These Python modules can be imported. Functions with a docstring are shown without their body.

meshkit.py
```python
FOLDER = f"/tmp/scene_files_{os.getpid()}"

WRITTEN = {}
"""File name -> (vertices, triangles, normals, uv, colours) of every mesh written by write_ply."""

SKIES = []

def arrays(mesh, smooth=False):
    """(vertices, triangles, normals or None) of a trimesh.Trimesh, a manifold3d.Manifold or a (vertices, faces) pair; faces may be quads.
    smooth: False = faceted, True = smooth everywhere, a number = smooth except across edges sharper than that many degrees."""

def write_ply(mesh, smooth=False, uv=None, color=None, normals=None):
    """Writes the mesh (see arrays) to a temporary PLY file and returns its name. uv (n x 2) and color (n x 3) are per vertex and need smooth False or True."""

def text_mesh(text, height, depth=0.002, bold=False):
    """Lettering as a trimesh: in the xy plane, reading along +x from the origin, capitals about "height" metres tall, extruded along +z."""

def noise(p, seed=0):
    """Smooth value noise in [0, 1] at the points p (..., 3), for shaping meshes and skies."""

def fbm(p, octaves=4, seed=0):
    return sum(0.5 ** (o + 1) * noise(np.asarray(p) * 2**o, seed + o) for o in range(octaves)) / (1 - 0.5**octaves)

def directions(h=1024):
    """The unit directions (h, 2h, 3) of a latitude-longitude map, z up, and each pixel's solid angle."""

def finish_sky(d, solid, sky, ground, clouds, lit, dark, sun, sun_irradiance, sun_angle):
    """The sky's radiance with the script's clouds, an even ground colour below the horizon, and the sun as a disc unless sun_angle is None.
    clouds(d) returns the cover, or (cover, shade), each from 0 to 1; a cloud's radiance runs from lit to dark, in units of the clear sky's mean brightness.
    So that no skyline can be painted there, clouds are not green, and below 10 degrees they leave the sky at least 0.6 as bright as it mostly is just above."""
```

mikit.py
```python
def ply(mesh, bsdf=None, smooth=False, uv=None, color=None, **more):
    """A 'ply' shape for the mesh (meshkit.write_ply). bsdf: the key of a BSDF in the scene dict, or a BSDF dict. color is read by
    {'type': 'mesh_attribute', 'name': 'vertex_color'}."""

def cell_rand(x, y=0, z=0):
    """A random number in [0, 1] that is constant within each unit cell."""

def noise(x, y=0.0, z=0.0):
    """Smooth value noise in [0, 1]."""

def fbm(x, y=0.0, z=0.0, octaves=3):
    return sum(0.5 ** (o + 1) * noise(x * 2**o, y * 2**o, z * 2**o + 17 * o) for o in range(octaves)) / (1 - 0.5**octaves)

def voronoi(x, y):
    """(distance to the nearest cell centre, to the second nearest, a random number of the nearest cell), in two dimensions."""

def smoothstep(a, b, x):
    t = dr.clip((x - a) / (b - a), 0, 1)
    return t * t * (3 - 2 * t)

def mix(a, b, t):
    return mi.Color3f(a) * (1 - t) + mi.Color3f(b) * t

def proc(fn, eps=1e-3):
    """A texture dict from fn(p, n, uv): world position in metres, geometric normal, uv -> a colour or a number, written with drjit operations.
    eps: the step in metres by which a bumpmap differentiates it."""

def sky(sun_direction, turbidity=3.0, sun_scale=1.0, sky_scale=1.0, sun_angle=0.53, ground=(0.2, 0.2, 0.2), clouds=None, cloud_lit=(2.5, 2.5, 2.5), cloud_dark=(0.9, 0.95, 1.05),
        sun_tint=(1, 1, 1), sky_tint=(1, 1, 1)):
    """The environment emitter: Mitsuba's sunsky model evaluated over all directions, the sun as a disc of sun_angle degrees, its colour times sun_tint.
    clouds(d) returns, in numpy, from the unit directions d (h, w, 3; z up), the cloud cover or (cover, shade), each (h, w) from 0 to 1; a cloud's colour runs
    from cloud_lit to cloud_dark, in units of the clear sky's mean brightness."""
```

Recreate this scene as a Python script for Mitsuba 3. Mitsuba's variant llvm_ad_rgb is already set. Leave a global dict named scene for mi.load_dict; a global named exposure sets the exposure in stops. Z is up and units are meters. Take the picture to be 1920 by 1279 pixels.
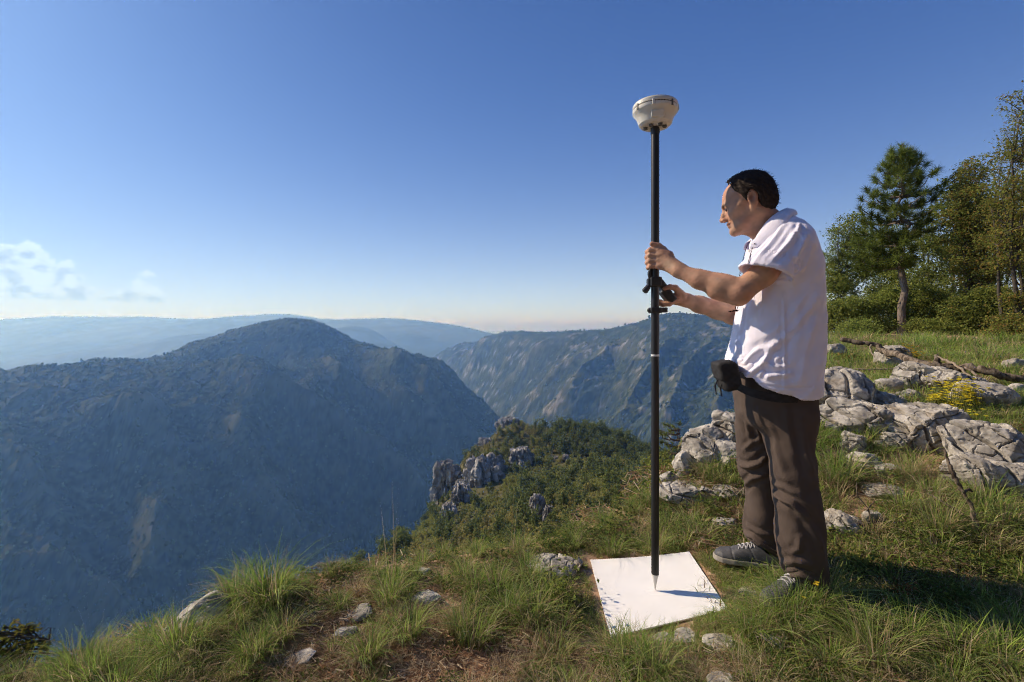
import math, random
import numpy as np, trimesh, mitsuba as mi, drjit as dr, mikit, meshkit
from scipy.interpolate import RBFInterpolator, PchipInterpolator, RegularGridInterpolator
from scipy.spatial import cKDTree
T = mi.ScalarTransform4f
scene, labels = {}, {}
rng = np.random.default_rng(7)

# ------------------------------------------------------------------ camera, sky, exposure
FOC, HZ, CAMZ = 900.0, 615.0, 1.135          # focal length and eye level in pixels of the 1920 x 1279 photograph
scene['camera'] = {'type': 'perspective', 'fov_axis': 'x', 'fov': math.degrees(2 * math.atan(960 / FOC)),
                   'near_clip': 0.05, 'far_clip': 150000.0, 'principal_point_offset_y': (639.5 - HZ) / 1279.0,
                   'to_world': T().look_at(origin=[0, 0, CAMZ], target=[0, 1, CAMZ], up=[0, 0, 1]),
                   'medium': {'type': 'ref', 'id': 'air'}}
exposure = 1.95
SUN_AZ, SUN_EL = (-1.0, 0.38), 35.0
_s = np.array([*SUN_AZ, 0.0]); _s /= np.linalg.norm(_s)
SUN = _s * math.cos(math.radians(SUN_EL)) + np.array([0, 0, math.sin(math.radians(SUN_EL))])


def cloud_cover(d):
    az = np.degrees(np.arctan2(d[..., 0], d[..., 1])); el = np.degrees(np.arcsin(np.clip(d[..., 2], -1, 1)))
    blobs = [(-46.4, 5.9, .95), (-45.1, 6.05, .95), (-44.7, 5.0, 1.2), (-46.9, 4.5, 1.5), (-45.4, 3.4, 1.9), (-43.0, 4.85, .9), (-42.5, 4.1, 1.0), (-43.5, 3.5, 1.3), (-42.0, 2.9, 1.4), (-40.8, 2.8, .9), (-39.6, 2.4, .9),
             (-37.6, 3.9, .65), (-37.0, 3.2, .85), (-38.5, 2.9, .9), (-36.2, 2.5, .65), (-48.6, 5.2, 1.5), (-50.5, 4.2, 2.0), (-53, 5.0, 1.6), (-55, 3.6, 2.2), (-58.5, 4.6, 1.7), (-62, 3.4, 2.2), (-66, 4.0, 1.8), (-71, 3.2, 2.2), (-77, 3.8, 2.0)]
    n = np.full(az.shape, .5); low = (el < 13) & (az < -25)
    n[low] = meshkit.fbm(np.stack([az[low] * 1.5, el[low] * 1.8, 0 * az[low]], -1), 4, 3)
    f = np.full(az.shape, -1.0)
    for a, e, r in blobs:
        f = np.maximum(f, 1 - np.sqrt((az - a) ** 2 + np.where(el > e, 1.1, 0.6) ** 2 * (el - e) ** 2) / (r * 1.25))
    f = np.maximum(f, 0.5 - np.sqrt(((az + 37.6) / 1.25) ** 2 + ((el - 5.05) / 0.30) ** 2) * 0.6)   # the small flat cloud
    c = f + (n - 0.5) * 1.25
    cover = np.clip((c - 0.08) / 0.10, 0, 1); cover = cover * cover * (3 - 2 * cover)
    cover = cover * 0.75 * np.clip((el - 0.3) / 2.2, 0, 1)
    shade = np.clip((c - 0.17) / 0.22, 0, 1) * np.clip((.60 - n) / .22, 0.25, 1)
    veil = 0.92 * np.exp(-np.maximum(el, 0) / 5.8) + 0.12 * np.exp(-np.maximum(el, 0) / 13)      # thin high haze towards the horizon
    return np.maximum(cover, veil), np.where(cover > veil, shade, 0.22)


scene['sky'] = mikit.sky(SUN.tolist(), turbidity=3.6, clouds=cloud_cover, cloud_lit=(4.35, 5.4, 6.4), cloud_dark=(2.5, 3.3, 4.5), sky_tint=(0.335, 0.51, 0.90), sun_tint=(0.95, 1.0, 1.09), ground=(0.10, 0.13, 0.16))
# the air of the gorge: far things fade to blue in it
scene['air'] = {'type': 'homogeneous', 'albedo': {'type': 'rgb', 'value': [0.965, 0.98, 0.99]},
                'sigma_t': {'type': 'rgb', 'value': [0.50e-4, 1.05e-4, 2.2e-4]},
                'phase': {'type': 'hg', 'g': 0.35}}


# ------------------------------------------------------------------ helpers
def at(px, py, depth):
    """The place seen at a pixel of the photograph, depth metres in front of the camera."""
    return np.array([(px - 960.0) / FOC * depth, depth, CAMZ - (py - HZ) / FOC * depth])


def at_z(px, py, z):
    return at(px, py, (CAMZ - z) * FOC / (py - HZ))


def put(key, mesh, bsdf, smooth=False, label=None, category=None, group=None, kind=None, **kw):
    if key in scene:
        i = 1
        while f'{key}_{i:03d}' in scene:
            i += 1
        key = f'{key}_{i:03d}'
    scene[key] = mikit.ply(mesh, bsdf, smooth=smooth, **kw)
    note(key, label, category, group, kind)
    return key


def note(key, label=None, category=None, group=None, kind=None):
    e = {k: v for k, v in (('label', label), ('category', category), ('group', group), ('kind', kind)) if v}
    if e:
        labels[key] = {**labels.get(key, {}), **e}


def thing(name, label, category, group=None):
    key, i = name, 0
    while key in labels or key in scene:
        i += 1
        key = f'{name}_{i:03d}'
    note(key, label, category, group)
    return key


def cat(meshes):
    """Concatenates (vertices, triangles) pairs."""
    vs, fs, n = [], [], 0
    for v, f in meshes:
        vs.append(np.asarray(v)); fs.append(np.asarray(f) + n); n += len(v)
    return np.vstack(vs), np.vstack(fs)


def grid_faces(nu, nv, wrap=False):
    i, j = np.meshgrid(np.arange(nu - 1), np.arange(nv if wrap else nv - 1), indexing='ij')
    a = i * nv + j; b = i * nv + (j + 1) % nv; c = (i + 1) * nv + (j + 1) % nv; d = (i + 1) * nv + j
    return np.vstack([np.stack([a.ravel(), b.ravel(), c.ravel()], 1), np.stack([a.ravel(), c.ravel(), d.ravel()], 1)])


def tube(path, radii, n=8, cap=True):
    """A tube along a path with a radius at each point."""
    p = np.asarray(path, float); r = np.broadcast_to(np.asarray(radii, float), len(p))
    t = np.gradient(p, axis=0); t /= np.linalg.norm(t, axis=1, keepdims=True) + 1e-12
    ref = np.array([0.31, 0.83, 0.46]) if abs(t[0] @ np.array([0.31, 0.83, 0.46])) < 0.9 else np.array([1.0, 0, 0])
    u = np.cross(t, ref); u /= np.linalg.norm(u, axis=1, keepdims=True) + 1e-12
    w = np.cross(t, u)
    a = np.arange(n) * 2 * np.pi / n
    v = p[:, None] + r[:, None, None] * (np.cos(a)[None, :, None] * u[:, None] + np.sin(a)[None, :, None] * w[:, None])
    v = v.reshape(-1, 3); f = grid_faces(len(p), n, True)
    if cap:
        k = len(v); v = np.vstack([v, p[:1], p[-1:]]); i = np.arange(n); j = (i + 1) % n
        m = (len(p) - 1) * n
        f = np.vstack([f, np.stack([np.full(n, k), j, i], 1), np.stack([np.full(n, k + 1), m + i, m + j], 1)])
    return v, f[:, ::-1]


def rgb(r, g, b):
    return {'type': 'rgb', 'value': [r, g, b]}


def rough(color, roughness=0.8, spec=0.3, **kw):
    return {'type': 'twosided', 'b': {'type': 'principled', 'base_color': color, 'roughness': roughness, 'specular': spec, **kw}}


N, FB, SS, MX = mikit.noise, mikit.fbm, mikit.smoothstep, mikit.mix
# ------------------------------------------------------------------ the far setting: mountains of the gorge
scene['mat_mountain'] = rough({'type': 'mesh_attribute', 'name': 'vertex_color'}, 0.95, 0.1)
scene['mat_far_hills'] = rough(mikit.proc(lambda p, n, uv: MX((0.04, 0.055, 0.025), (0.12, 0.12, 0.06), FB(p.x / 600, p.y / 600, 0, 3))), 0.95, 0.1)
scene['mat_valley'] = rough(mikit.proc(lambda p, n, uv: MX((0.04, 0.06, 0.025), (0.16, 0.15, 0.08), SS(0.4, 0.7, FB(p.x / 900, p.y / 900, 0, 4)))), 0.95, 0.1)


def rbf(points, smoothing=0.0, scale=1.0):
    p = np.asarray(points, float)
    return RBFInterpolator(p[:, :2] / scale, p[:, 2] / scale, kernel='linear' if smoothing is None else 'thin_plate_spline', smoothing=smoothing or 0.0, neighbors=None)


def polar_terrain(points, az0, az1, r0, r1, da, dr_, detail, smoothing=0.002, scale=1000.0, floor=None):
    """A terrain sheet through the points on a polar grid whose cells grow with distance."""
    f = rbf(points, smoothing, scale)
    az = np.radians(np.arange(az0, az1, da)); r = np.exp(np.arange(math.log(r0), math.log(r1), dr_))
    A, R = np.meshgrid(az, r, indexing='ij')
    x, y = R * np.sin(A), R * np.cos(A)
    z = f(np.stack([x.ravel(), y.ravel()], 1) / scale).reshape(x.shape) * scale
    z = detail(x, y, z)
    if floor is not None:
        z = np.maximum(z, floor)
    v = np.stack([x, y, z], -1).reshape(-1, 3)
    return v, grid_faces(*x.shape)[:, ::-1]


def cover_color(v, lines, rock, scale, warp):
    """What grows where: dark woods, lighter clearings, pale dry grass and stone along the spur crests, a tint that also paints in sunlight."""
    x, y, z = v.T;
    p = np.stack([x, y, z], 1) / scale
    a, b, c = meshkit.fbm(p / 7, 2, 3), meshkit.fbm(p / 75, 3, 4), meshkit.fbm(p / np.array([16, 16, 60]), 3, 6)
    S = lambda lo, hi, q: (lambda k: k * k * (3 - 2 * k))(np.clip((q - lo) / (hi - lo), 0, 1))[:, None]      # noqa: E731
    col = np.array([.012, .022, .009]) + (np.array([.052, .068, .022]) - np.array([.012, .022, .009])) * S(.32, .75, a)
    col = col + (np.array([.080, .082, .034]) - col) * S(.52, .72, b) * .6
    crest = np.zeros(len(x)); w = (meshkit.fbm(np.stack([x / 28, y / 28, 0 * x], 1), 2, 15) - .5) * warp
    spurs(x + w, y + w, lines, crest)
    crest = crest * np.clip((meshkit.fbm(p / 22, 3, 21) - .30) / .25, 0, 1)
    col = col + (np.array([.15, .142, .072]) - col) * crest[:, None] * .38  # crest tint: dry grass and stone, plus sunlight painted on the spurs
    pale = np.array([.20, .185, .165]) + (np.array([.38, .35, .31]) - np.array([.20, .185, .165])) * S(.3, .7, a)
    return col + (pale - col) * S(.62 - .09 * rock, .71 - .07 * rock, c * .7 + b * .3) * rock


def ridged(x, y, oct_=4, seed=0):
    p = np.stack([x, y, np.zeros_like(x)], -1)
    s, a, tot = 0, 1.0, 0
    for o in range(oct_):
        n = meshkit.noise(p * 2 ** o, seed + 31 * o)
        s = s + a * (1 - np.abs(2 * n - 1)); tot += a; a *= 0.5
    return s / tot


def canopy(x, y, cell, seed=0):
    """Rounded tree crowns: height of the nearest jittered bump, 0 to 1."""
    best = np.zeros_like(x); ix, iy = np.floor(x / cell), np.floor(y / cell)
    def hsh(a, b, k):
        h = np.sin(a * 127.1 + b * 311.7 + k * 74.7 + seed) * 43758.5453
        return h - np.floor(h)
    for a in (-1, 0, 1):
        for b in (-1, 0, 1):
            cx, cy = ix + a, iy + b
            dx = (cx + hsh(cx, cy, 1)) * cell - x; dy = (cy + hsh(cx, cy, 2)) * cell - y
            rad = cell * (0.55 + 0.4 * hsh(cx, cy, 3))
            best = np.maximum(best, np.sqrt(np.maximum(0, 1 - (dx * dx + dy * dy) / rad ** 2)) * (0.5 + 0.5 * hsh(cx, cy, 4)))
    return best


def spurs(x, y, lines, crest=None):
    """Extra height of crest lines given as (plan points, height, width)."""
    add = np.zeros_like(x)
    for p, h, w in lines:
        hh = np.broadcast_to(np.asarray(h, float), len(p)); best = np.full(x.shape, 1e9); hv = np.zeros_like(x)
        for k in range(len(p) - 1):
            d = p[k + 1] - p[k]; t = np.clip(((x - p[k, 0]) * d[0] + (y - p[k, 1]) * d[1]) / (d @ d), 0, 1)
            dist = np.hypot(x - p[k, 0] - t * d[0], y - p[k, 1] - t * d[1])
            m = dist < best; best = np.where(m, dist, best); hv = np.where(m, hh[k] + (hh[k + 1] - hh[k]) * t, hv)
        if crest is not None:
            crest[:] = np.maximum(crest, np.exp(-(best / (.30 * w)) ** 2) * np.clip(hv / (.6 * hh.max()), 0, 1))
        add = add + hv * (1.25 * np.exp(-np.abs(best / w) ** 1.1) - .25 * np.exp(-((best - 1.8 * w) / w) ** 2))
    return add


def on_surface(points, lines, r0, r1, smoothing=0.002, scale=1000.0):
    """Crest lines drawn on the photograph, laid on the smooth terrain through the points."""
    f = rbf([at(*p) for p in points], smoothing, scale); out = []
    r = np.linspace(r0, r1, 240)
    for px, h, w in lines:
        P = []
        for q in px:
            D = r; X = (q[0] - 960) / FOC * D; g = CAMZ - (q[1] - HZ) / FOC * D - f(np.stack([X, D], 1) / scale) * scale
            k = int(np.argmax(g < 0)) if (g < 0).any() else len(r) - 1
            P.append((X[k], D[k]))
        out.append((np.array(P), h, w))
    return out


LEFT = [(-700, 840, 1150), (-300, 760, 1400), (-120, 730, 1500), (0, 706, 1600), (100, 686, 1700), (190, 667, 1800), (260, 664, 1850), (330, 664, 1950), (400, 664, 2000), (470, 672, 2050), (540, 684, 2100),
        (330, 662, 2150), (420, 636, 2350), (480, 617, 2450), (560, 602, 2500), (618, 615, 2550), (645, 634, 2560), (680, 652, 2580), (740, 668, 2620), (800, 670, 2650), (833, 682, 2620), (870, 716, 2540), (905, 750, 2450), (955, 792, 2330),
        # a dip between the near crest and the peak, and the ground behind
        (360, 682, 2130), (430, 690, 2230), (500, 697, 2270), (560, 700, 2300),
        (-300, 800, 2000), (0, 760, 2250), (190, 720, 2500), (330, 690, 2900), (480, 660, 3100), (560, 640, 3200), (680, 690, 3200), (800, 705, 3100), (870, 745, 2900), (930, 790, 2800),
        # (the flank towards the gorge follows below)
        ]
for _x, _yr, _dr in ((-700, 840, 1150), (-300, 760, 1400), (0, 706, 1600), (200, 667, 1800), (400, 664, 2000), (540, 684, 2100), (620, 670, 2380), (700, 660, 2600), (800, 672, 2650), (870, 718, 2540), (930, 770, 2400)):
    for _y in (780, 870, 980, 1100, 1260, 1480):
        if _y > _yr + 60:
            _m = 0.66 if _y < _yr + 150 else 0.82
            LEFT.append((_x, _y, _dr * (_m + (_yr - HZ) / FOC) / (_m + (_y - HZ) / FOC)))
LEFT = [(a_, b_, c_ * .7) for a_, b_, c_ in LEFT]        # how far away the mountains stand is a guess
LEFT_SPURS = on_surface(LEFT, [([(430, 705), (500, 760), (560, 800), (640, 880), (720, 930), (800, 970)], [15, 85, 120, 130, 120, 90], 85),
                               ([(590, 690), (650, 745), (720, 800), (790, 845), (845, 872)], [20, 85, 110, 120, 90], 90),
                               ([(150, 760), (230, 800), (290, 840), (330, 900), (350, 980)], [25, 90, 120, 110, 60], 95),
                               ([(20, 1075), (120, 1110), (200, 1160), (260, 1210)], [25, 85, 90, 70], 50),
                               ([(270, 960), (290, 1020), (280, 1090)], [20, 75, 60], 45), ([(0, 870), (60, 930), (110, 1000)], [30, 60, 50], 60),
                               ([(590, 960), (600, 1020), (610, 1080)], [20, 75, 60], 45), ([(690, 665), (760, 720), (830, 790), (900, 840)], [25, 85, 95, 80], 80),
                               ([(400, 800), (450, 860), (500, 940), (560, 1030)], [20, 60, 70, 60], 65)], 450, 2100)


def left_detail(x, y, z):
    u, v = 0.79 * x + 0.61 * y, 0.61 * x - 0.79 * y
    w = (meshkit.fbm(np.stack([x / 400, y / 400, 0 * x], -1), 3, 5) - .5) * 260
    flank = np.clip((-20 - z) / 110, 0, 1)
    z = z + 1.0 * spurs(x + w * 0.10, y + w * .10, LEFT_SPURS)
    z = z + flank * (ridged((u + w) / 300, v / 1050, 4, 11) - 0.62) * 115 + (ridged(x / 160, y / 160, 3, 4) - 0.6) * (9 + 30 * flank)
    r = np.hypot(x, y)
    return z - 24 + canopy(x, y, 10, 1) * 6 + canopy(x, y, 22, 2) * 5 * flank + (meshkit.noise(np.stack([x / 4, y / 4, 0 * x], -1), 9) - .5) * 4


SHEETS = {}


def mountain(name, pts, label, mat, *a, cover=None):
    m = polar_terrain([at(*p) for p in pts], *a); SHEETS[name] = m
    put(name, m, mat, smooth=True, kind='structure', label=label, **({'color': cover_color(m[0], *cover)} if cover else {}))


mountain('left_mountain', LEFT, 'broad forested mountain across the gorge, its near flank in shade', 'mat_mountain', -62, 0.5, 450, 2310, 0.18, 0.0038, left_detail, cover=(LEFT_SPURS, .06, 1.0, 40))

RIGHT = [(905, 634, 4700), (935, 628, 4300), (970, 630, 4050), (1000, 639, 3800), (1050, 637, 3500), (1100, 641, 3300), (1130, 642, 3150), (1190, 625, 2900), (1230, 618, 2780), (1270, 616, 2700), (1330, 617, 2600), (1370, 622, 2500), (1450, 632, 2350), (1560, 650, 2200), (1700, 670, 2050),
         (860, 660, 5000), (850, 690, 4700), (880, 728, 4150), (915, 755, 3700), (955, 785, 3250), (985, 800, 2950), (1000, 690, 3500), (960, 720, 3650), (1050, 690, 3250), (1080, 730, 2850), (1030, 770, 2850), (1150, 690, 2900), (1180, 760, 2450), (1100, 820, 2350), (1200, 840, 2000),
         (1250, 690, 2500), (1260, 760, 2200), (1300, 830, 1850), (1370, 700, 2250), (1380, 780, 1900), (1400, 880, 1550), (1250, 920, 1600), (1100, 900, 1900), (1560, 760, 1800), (1700, 800, 1500),
         (835, 715, 4700), (815, 760, 4500), (780, 800, 4400), (850, 780, 4000), (905, 645, 4750), (880, 668, 4850), (1000, 660, 4600), (1100, 660, 4100), (1190, 645, 3700), (1330, 640, 3400), (1450, 660, 3100)]
RIGHT = [(a_, b_, c_ * .7) for a_, b_, c_ in RIGHT]
RIGHT_SPURS = on_surface(RIGHT, [([(1190, 640), (1140, 690), (1090, 745), (1030, 800)], [20, 100, 120, 80], 85), ([(1120, 650), (1060, 700), (1000, 760), (965, 785)], [15, 70, 80, 50], 95),
                                 ([(1285, 635), (1250, 690), (1215, 750), (1170, 820)], [20, 110, 130, 100], 75), ([(1345, 640), (1320, 690), (1285, 750), (1250, 830)], [20, 110, 130, 110], 65),
                                 ([(1045, 648), (990, 690), (940, 740)], [15, 60, 50], 110), ([(1400, 660), (1380, 720), (1345, 800)], [20, 90, 90], 60), ([(1235, 640), (1195, 690), (1160, 740)], [15, 70, 60], 60)], 1000, 3400)


def right_detail(x, y, z):
    u, v = 0.6 * x - 0.8 * y, -0.8 * x - 0.6 * y
    w = (meshkit.fbm(np.stack([x / 500, y / 500, 0 * x], -1), 3, 8) - .5) * 300
    flank = np.clip((-42 - z) / 105, 0, 1)
    z = z + .75 * spurs(x + w * .15, y + w * .15, RIGHT_SPURS)
    z = z + flank * ((ridged((u + w) / 235, v / 900, 4, 21) - 0.6) * 85 + (ridged((u - w) / 70, v / 300, 3, 23) - .6) * 42) + (ridged(x / 120, y / 120, 3, 24) - 0.6) * 10
    return z - 6 + canopy(x, y, 11, 3) * 6 + (meshkit.noise(np.stack([x / 6, y / 6, 0 * x], -1), 12) - .5) * 6


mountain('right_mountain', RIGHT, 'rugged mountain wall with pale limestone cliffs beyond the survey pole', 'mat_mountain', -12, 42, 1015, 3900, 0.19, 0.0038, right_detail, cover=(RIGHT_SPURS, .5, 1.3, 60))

# far ridges that fade into the haze
FAR1 = [(-900, 640, 9000), (-500, 628, 10000), (-200, 612, 11000), (0, 606, 12000), (70, 600, 12000), (150, 594, 12000), (230, 599, 12500), (280, 597, 12500), (340, 600, 12500), (400, 602, 12500), (450, 600, 12000), (500, 592, 11500), (545, 590, 11500), (600, 599, 11500), (640, 603, 11500), (700, 602, 11000), (740, 599, 10500), (790, 602, 10500), (850, 610, 10500), (900, 620, 10000), (925, 626, 9500), (980, 640, 9000),
        (-300, 720, 6800), (0, 690, 7000), (200, 680, 7200), (400, 690, 7200), (600, 660, 7500), (700, 650, 7600), (800, 660, 7600), (850, 690, 7300), (900, 690, 7200), (0, 630, 16000), (300, 625, 16000), (600, 620, 15000), (800, 628, 14000), (1000, 660, 12000), (-400, 650, 15000)]
FAR2 = [(-300, 725, 5000), (-100, 712, 5200), (0, 700, 5300), (100, 674, 5600), (200, 656, 6000), (280, 640, 6300), (350, 630, 6500), (400, 627, 6600), (460, 634, 6600), (560, 660, 6300), (0, 760, 4400), (200, 730, 4800), (400, 710, 5000), (520, 720, 5000), (100, 700, 7500), (380, 670, 8200), (520, 690, 8000), (-200, 740, 6800), (-300, 800, 4300)]
FAR3 = [(560, 650, 5400), (620, 620, 5600), (655, 615, 5700), (690, 618, 5700), (730, 640, 5500), (770, 668, 5300), (800, 690, 5100), (840, 730, 4700), (600, 700, 4700), (700, 720, 4500), (780, 740, 4300), (540, 720, 4800), (620, 660, 7000), (700, 670, 7000), (800, 740, 6300), (860, 800, 5500)]


def far_detail(amp):
    def d(x, y, z):
        return z + (ridged(x / 1300, y / 1300, 4, 41) - .6) * amp * 0.9 + (ridged(x / 240, y / 240, 3, 44) - .6) * amp * 0.25
    return d


FAR1 = [(x, y, d * 0.75) for x, y, d in FAR1]
mountain('far_hills', FAR1, 'palest blue ridge along the horizon, fading into haze', 'mat_far_hills', -62, 3, 5000, 12500, 0.2, 0.006, far_detail(70))
FAR2 = [(x, y, d * 0.85) for x, y, d in FAR2]
mountain('far_hills', FAR2, 'low hazy blue hill in front of the palest ridge, at left', 'mat_far_hills', -56, -20, 3400, 7500, 0.2, 0.006, far_detail(70))
mountain('far_hills', FAR3, 'hazy blue shoulder right behind the peak of the broad mountain', 'mat_far_hills', -27, -4, 4000, 7400, 0.2, 0.006, far_detail(60))


def valley():
    az = np.radians(np.arange(-180, 180.1, 3)); r = np.array([0, 300, 600, 1200, 2400, 4800, 9000, 16000, 30000, 56000.0])
    A, R = np.meshgrid(az, r, indexing='ij')
    z = -1300 + np.minimum(R, 16000) / 16000 * 840
    return np.stack([R * np.sin(A), R * np.cos(A), z], -1).reshape(-1, 3), grid_faces(*A.shape)[:, ::-1]


put('valley_floor', valley(), 'mat_valley', smooth=True, kind='structure', label='hazy lowland reaching out to the horizon')


def far_wood(sheet, n, r_lo, r_hi, seed, zmin=-900):
    """Tree crowns standing on a mountain sheet, as one mesh: too many to count."""
    g = np.random.default_rng(seed); v = sheet[0][:, :]; px = 960 + FOC * v[:, 0] / v[:, 1]
    ok = np.nonzero((px > -260) & (px < 1500) & (v[:, 2] > zmin))[0]; k = g.choice(ok, n, replace=False)
    ico = trimesh.creation.icosphere(1); keep = (ico.vertices[ico.faces][:, :, 2].max(1) > -.2); f = ico.faces[keep]; d = ico.vertices
    lump = 1 + .35 * g.normal(size=(24, len(d)))
    lump = np.clip(lump, .5, 1.5)[g.integers(0, 24, n)]
    r = g.uniform(r_lo, r_hi, n) * np.exp(g.normal(0, .22, n)); tall = g.uniform(.9, 1.7, n)
    P = d[None] * lump[..., None] * r[:, None, None] * np.stack([np.ones(n), np.ones(n), tall], 1)[:, None] + (v[k] + g.normal(0, 2.0, (n, 3)) * [1, 1, 0] + np.stack([0 * r, 0 * r, r * .5], 1))[:, None]
    pal = np.array([(.040, .062, .022), (.055, .078, .027), (.075, .095, .032), (.095, .105, .038), (.060, .075, .034)])
    c = pal[g.integers(0, 5, n)] * g.uniform(.7, 1.3, (n, 1)) * (.55 + .9 * meshkit.fbm(v[k] / 60, 3, 8))[:, None]
    return (P.reshape(-1, 3), ((np.arange(n) * len(d))[:, None, None] + f[None]).reshape(-1, 3)), np.repeat(c, len(d), 0)


_m, _c = far_wood(SHEETS['left_mountain'], 15000, 1.5, 2.7, 55)
put('mountain_wood', _m, 'mat_mountain', smooth=True, color=_c, kind='stuff', label='woods covering the broad shaded mountain across the gorge')
_m, _c = far_wood(SHEETS['right_mountain'], 4500, 1.8, 3.4, 56)
put('mountain_wood', _m, 'mat_mountain', smooth=True, color=_c, kind='stuff', label='woods dotted over the rugged cliffed mountain wall')
# ------------------------------------------------------------------ the cliff-top ground
# (pixel of the photograph, height of the ground there)
_G = [(0, 1277, -.06), (230, 1200, -.05), (330, 1185, -.03), (420, 1140, 0), (520, 1090, 0), (600, 1075, 0), (700, 1050, 0), (800, 1038, 0), (950, 1005, .02), (1100, 968, .05), (1220, 925, .10),
      (300, 1270, -.05), (600, 1180, -.02), (800, 1120, -.01), (1000, 1100, -.02), (700, 1260, -.05), (950, 1250, -.05), (1150, 1230, -.05), (1145, 1195, -.065), (1107, 1052, -.012), (1292, 1037, .045), (1365, 1143, .005), (1229, 1110, -.012),
      (1350, 1060, .05), (1430, 1135, .045), (1500, 1110, .055), (1400, 1030, .075), (1300, 930, .14), (1400, 930, .16), (1500, 1279, 0.01), (1700, 1279, .03), (1900, 1270, .06), (1700, 1150, .08), (1900, 1150, .10),
      (1560, 1000, .13), (1700, 1000, .17), (1900, 1050, .15), (1600, 900, .26), (1750, 920, .27), (1900, 930, .27), (1560, 830, .40), (1650, 840, .37), (1750, 860, .35), (1900, 860, .38), (1400, 880, .27),
      (1560, 770, .52), (1700, 740, .60), (1900, 770, .54), (1900, 700, .70), (1640, 700, .66), (1560, 690, .66), (1600, 660, .76), (1800, 665, .78), (1910, 665, .78)]
_pts = [at_z(*g) for g in _G]
_pts += [np.array(q) for q in ((-1.4, 0.4, -.06), (0, 0.4, -.05), (1.5, .4, .0), (3, .5, .08), (0, -3, -.05), (4.5, 2, .3), (4, 4, .6), (7, 6, .80), (7, 9, .88), (5.6, 8.5, .84), (9, 14, .93), (12, 14, .95), (15, 22, .97), (25, 30, 1.0), (14, 8, .92), (20, 14, .97), (8.2, 11, .90), (10, 4, .78))]
_base = RBFInterpolator(np.array(_pts)[:, :2], np.array(_pts)[:, 2], kernel='thin_plate_spline', smoothing=0.004)
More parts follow.
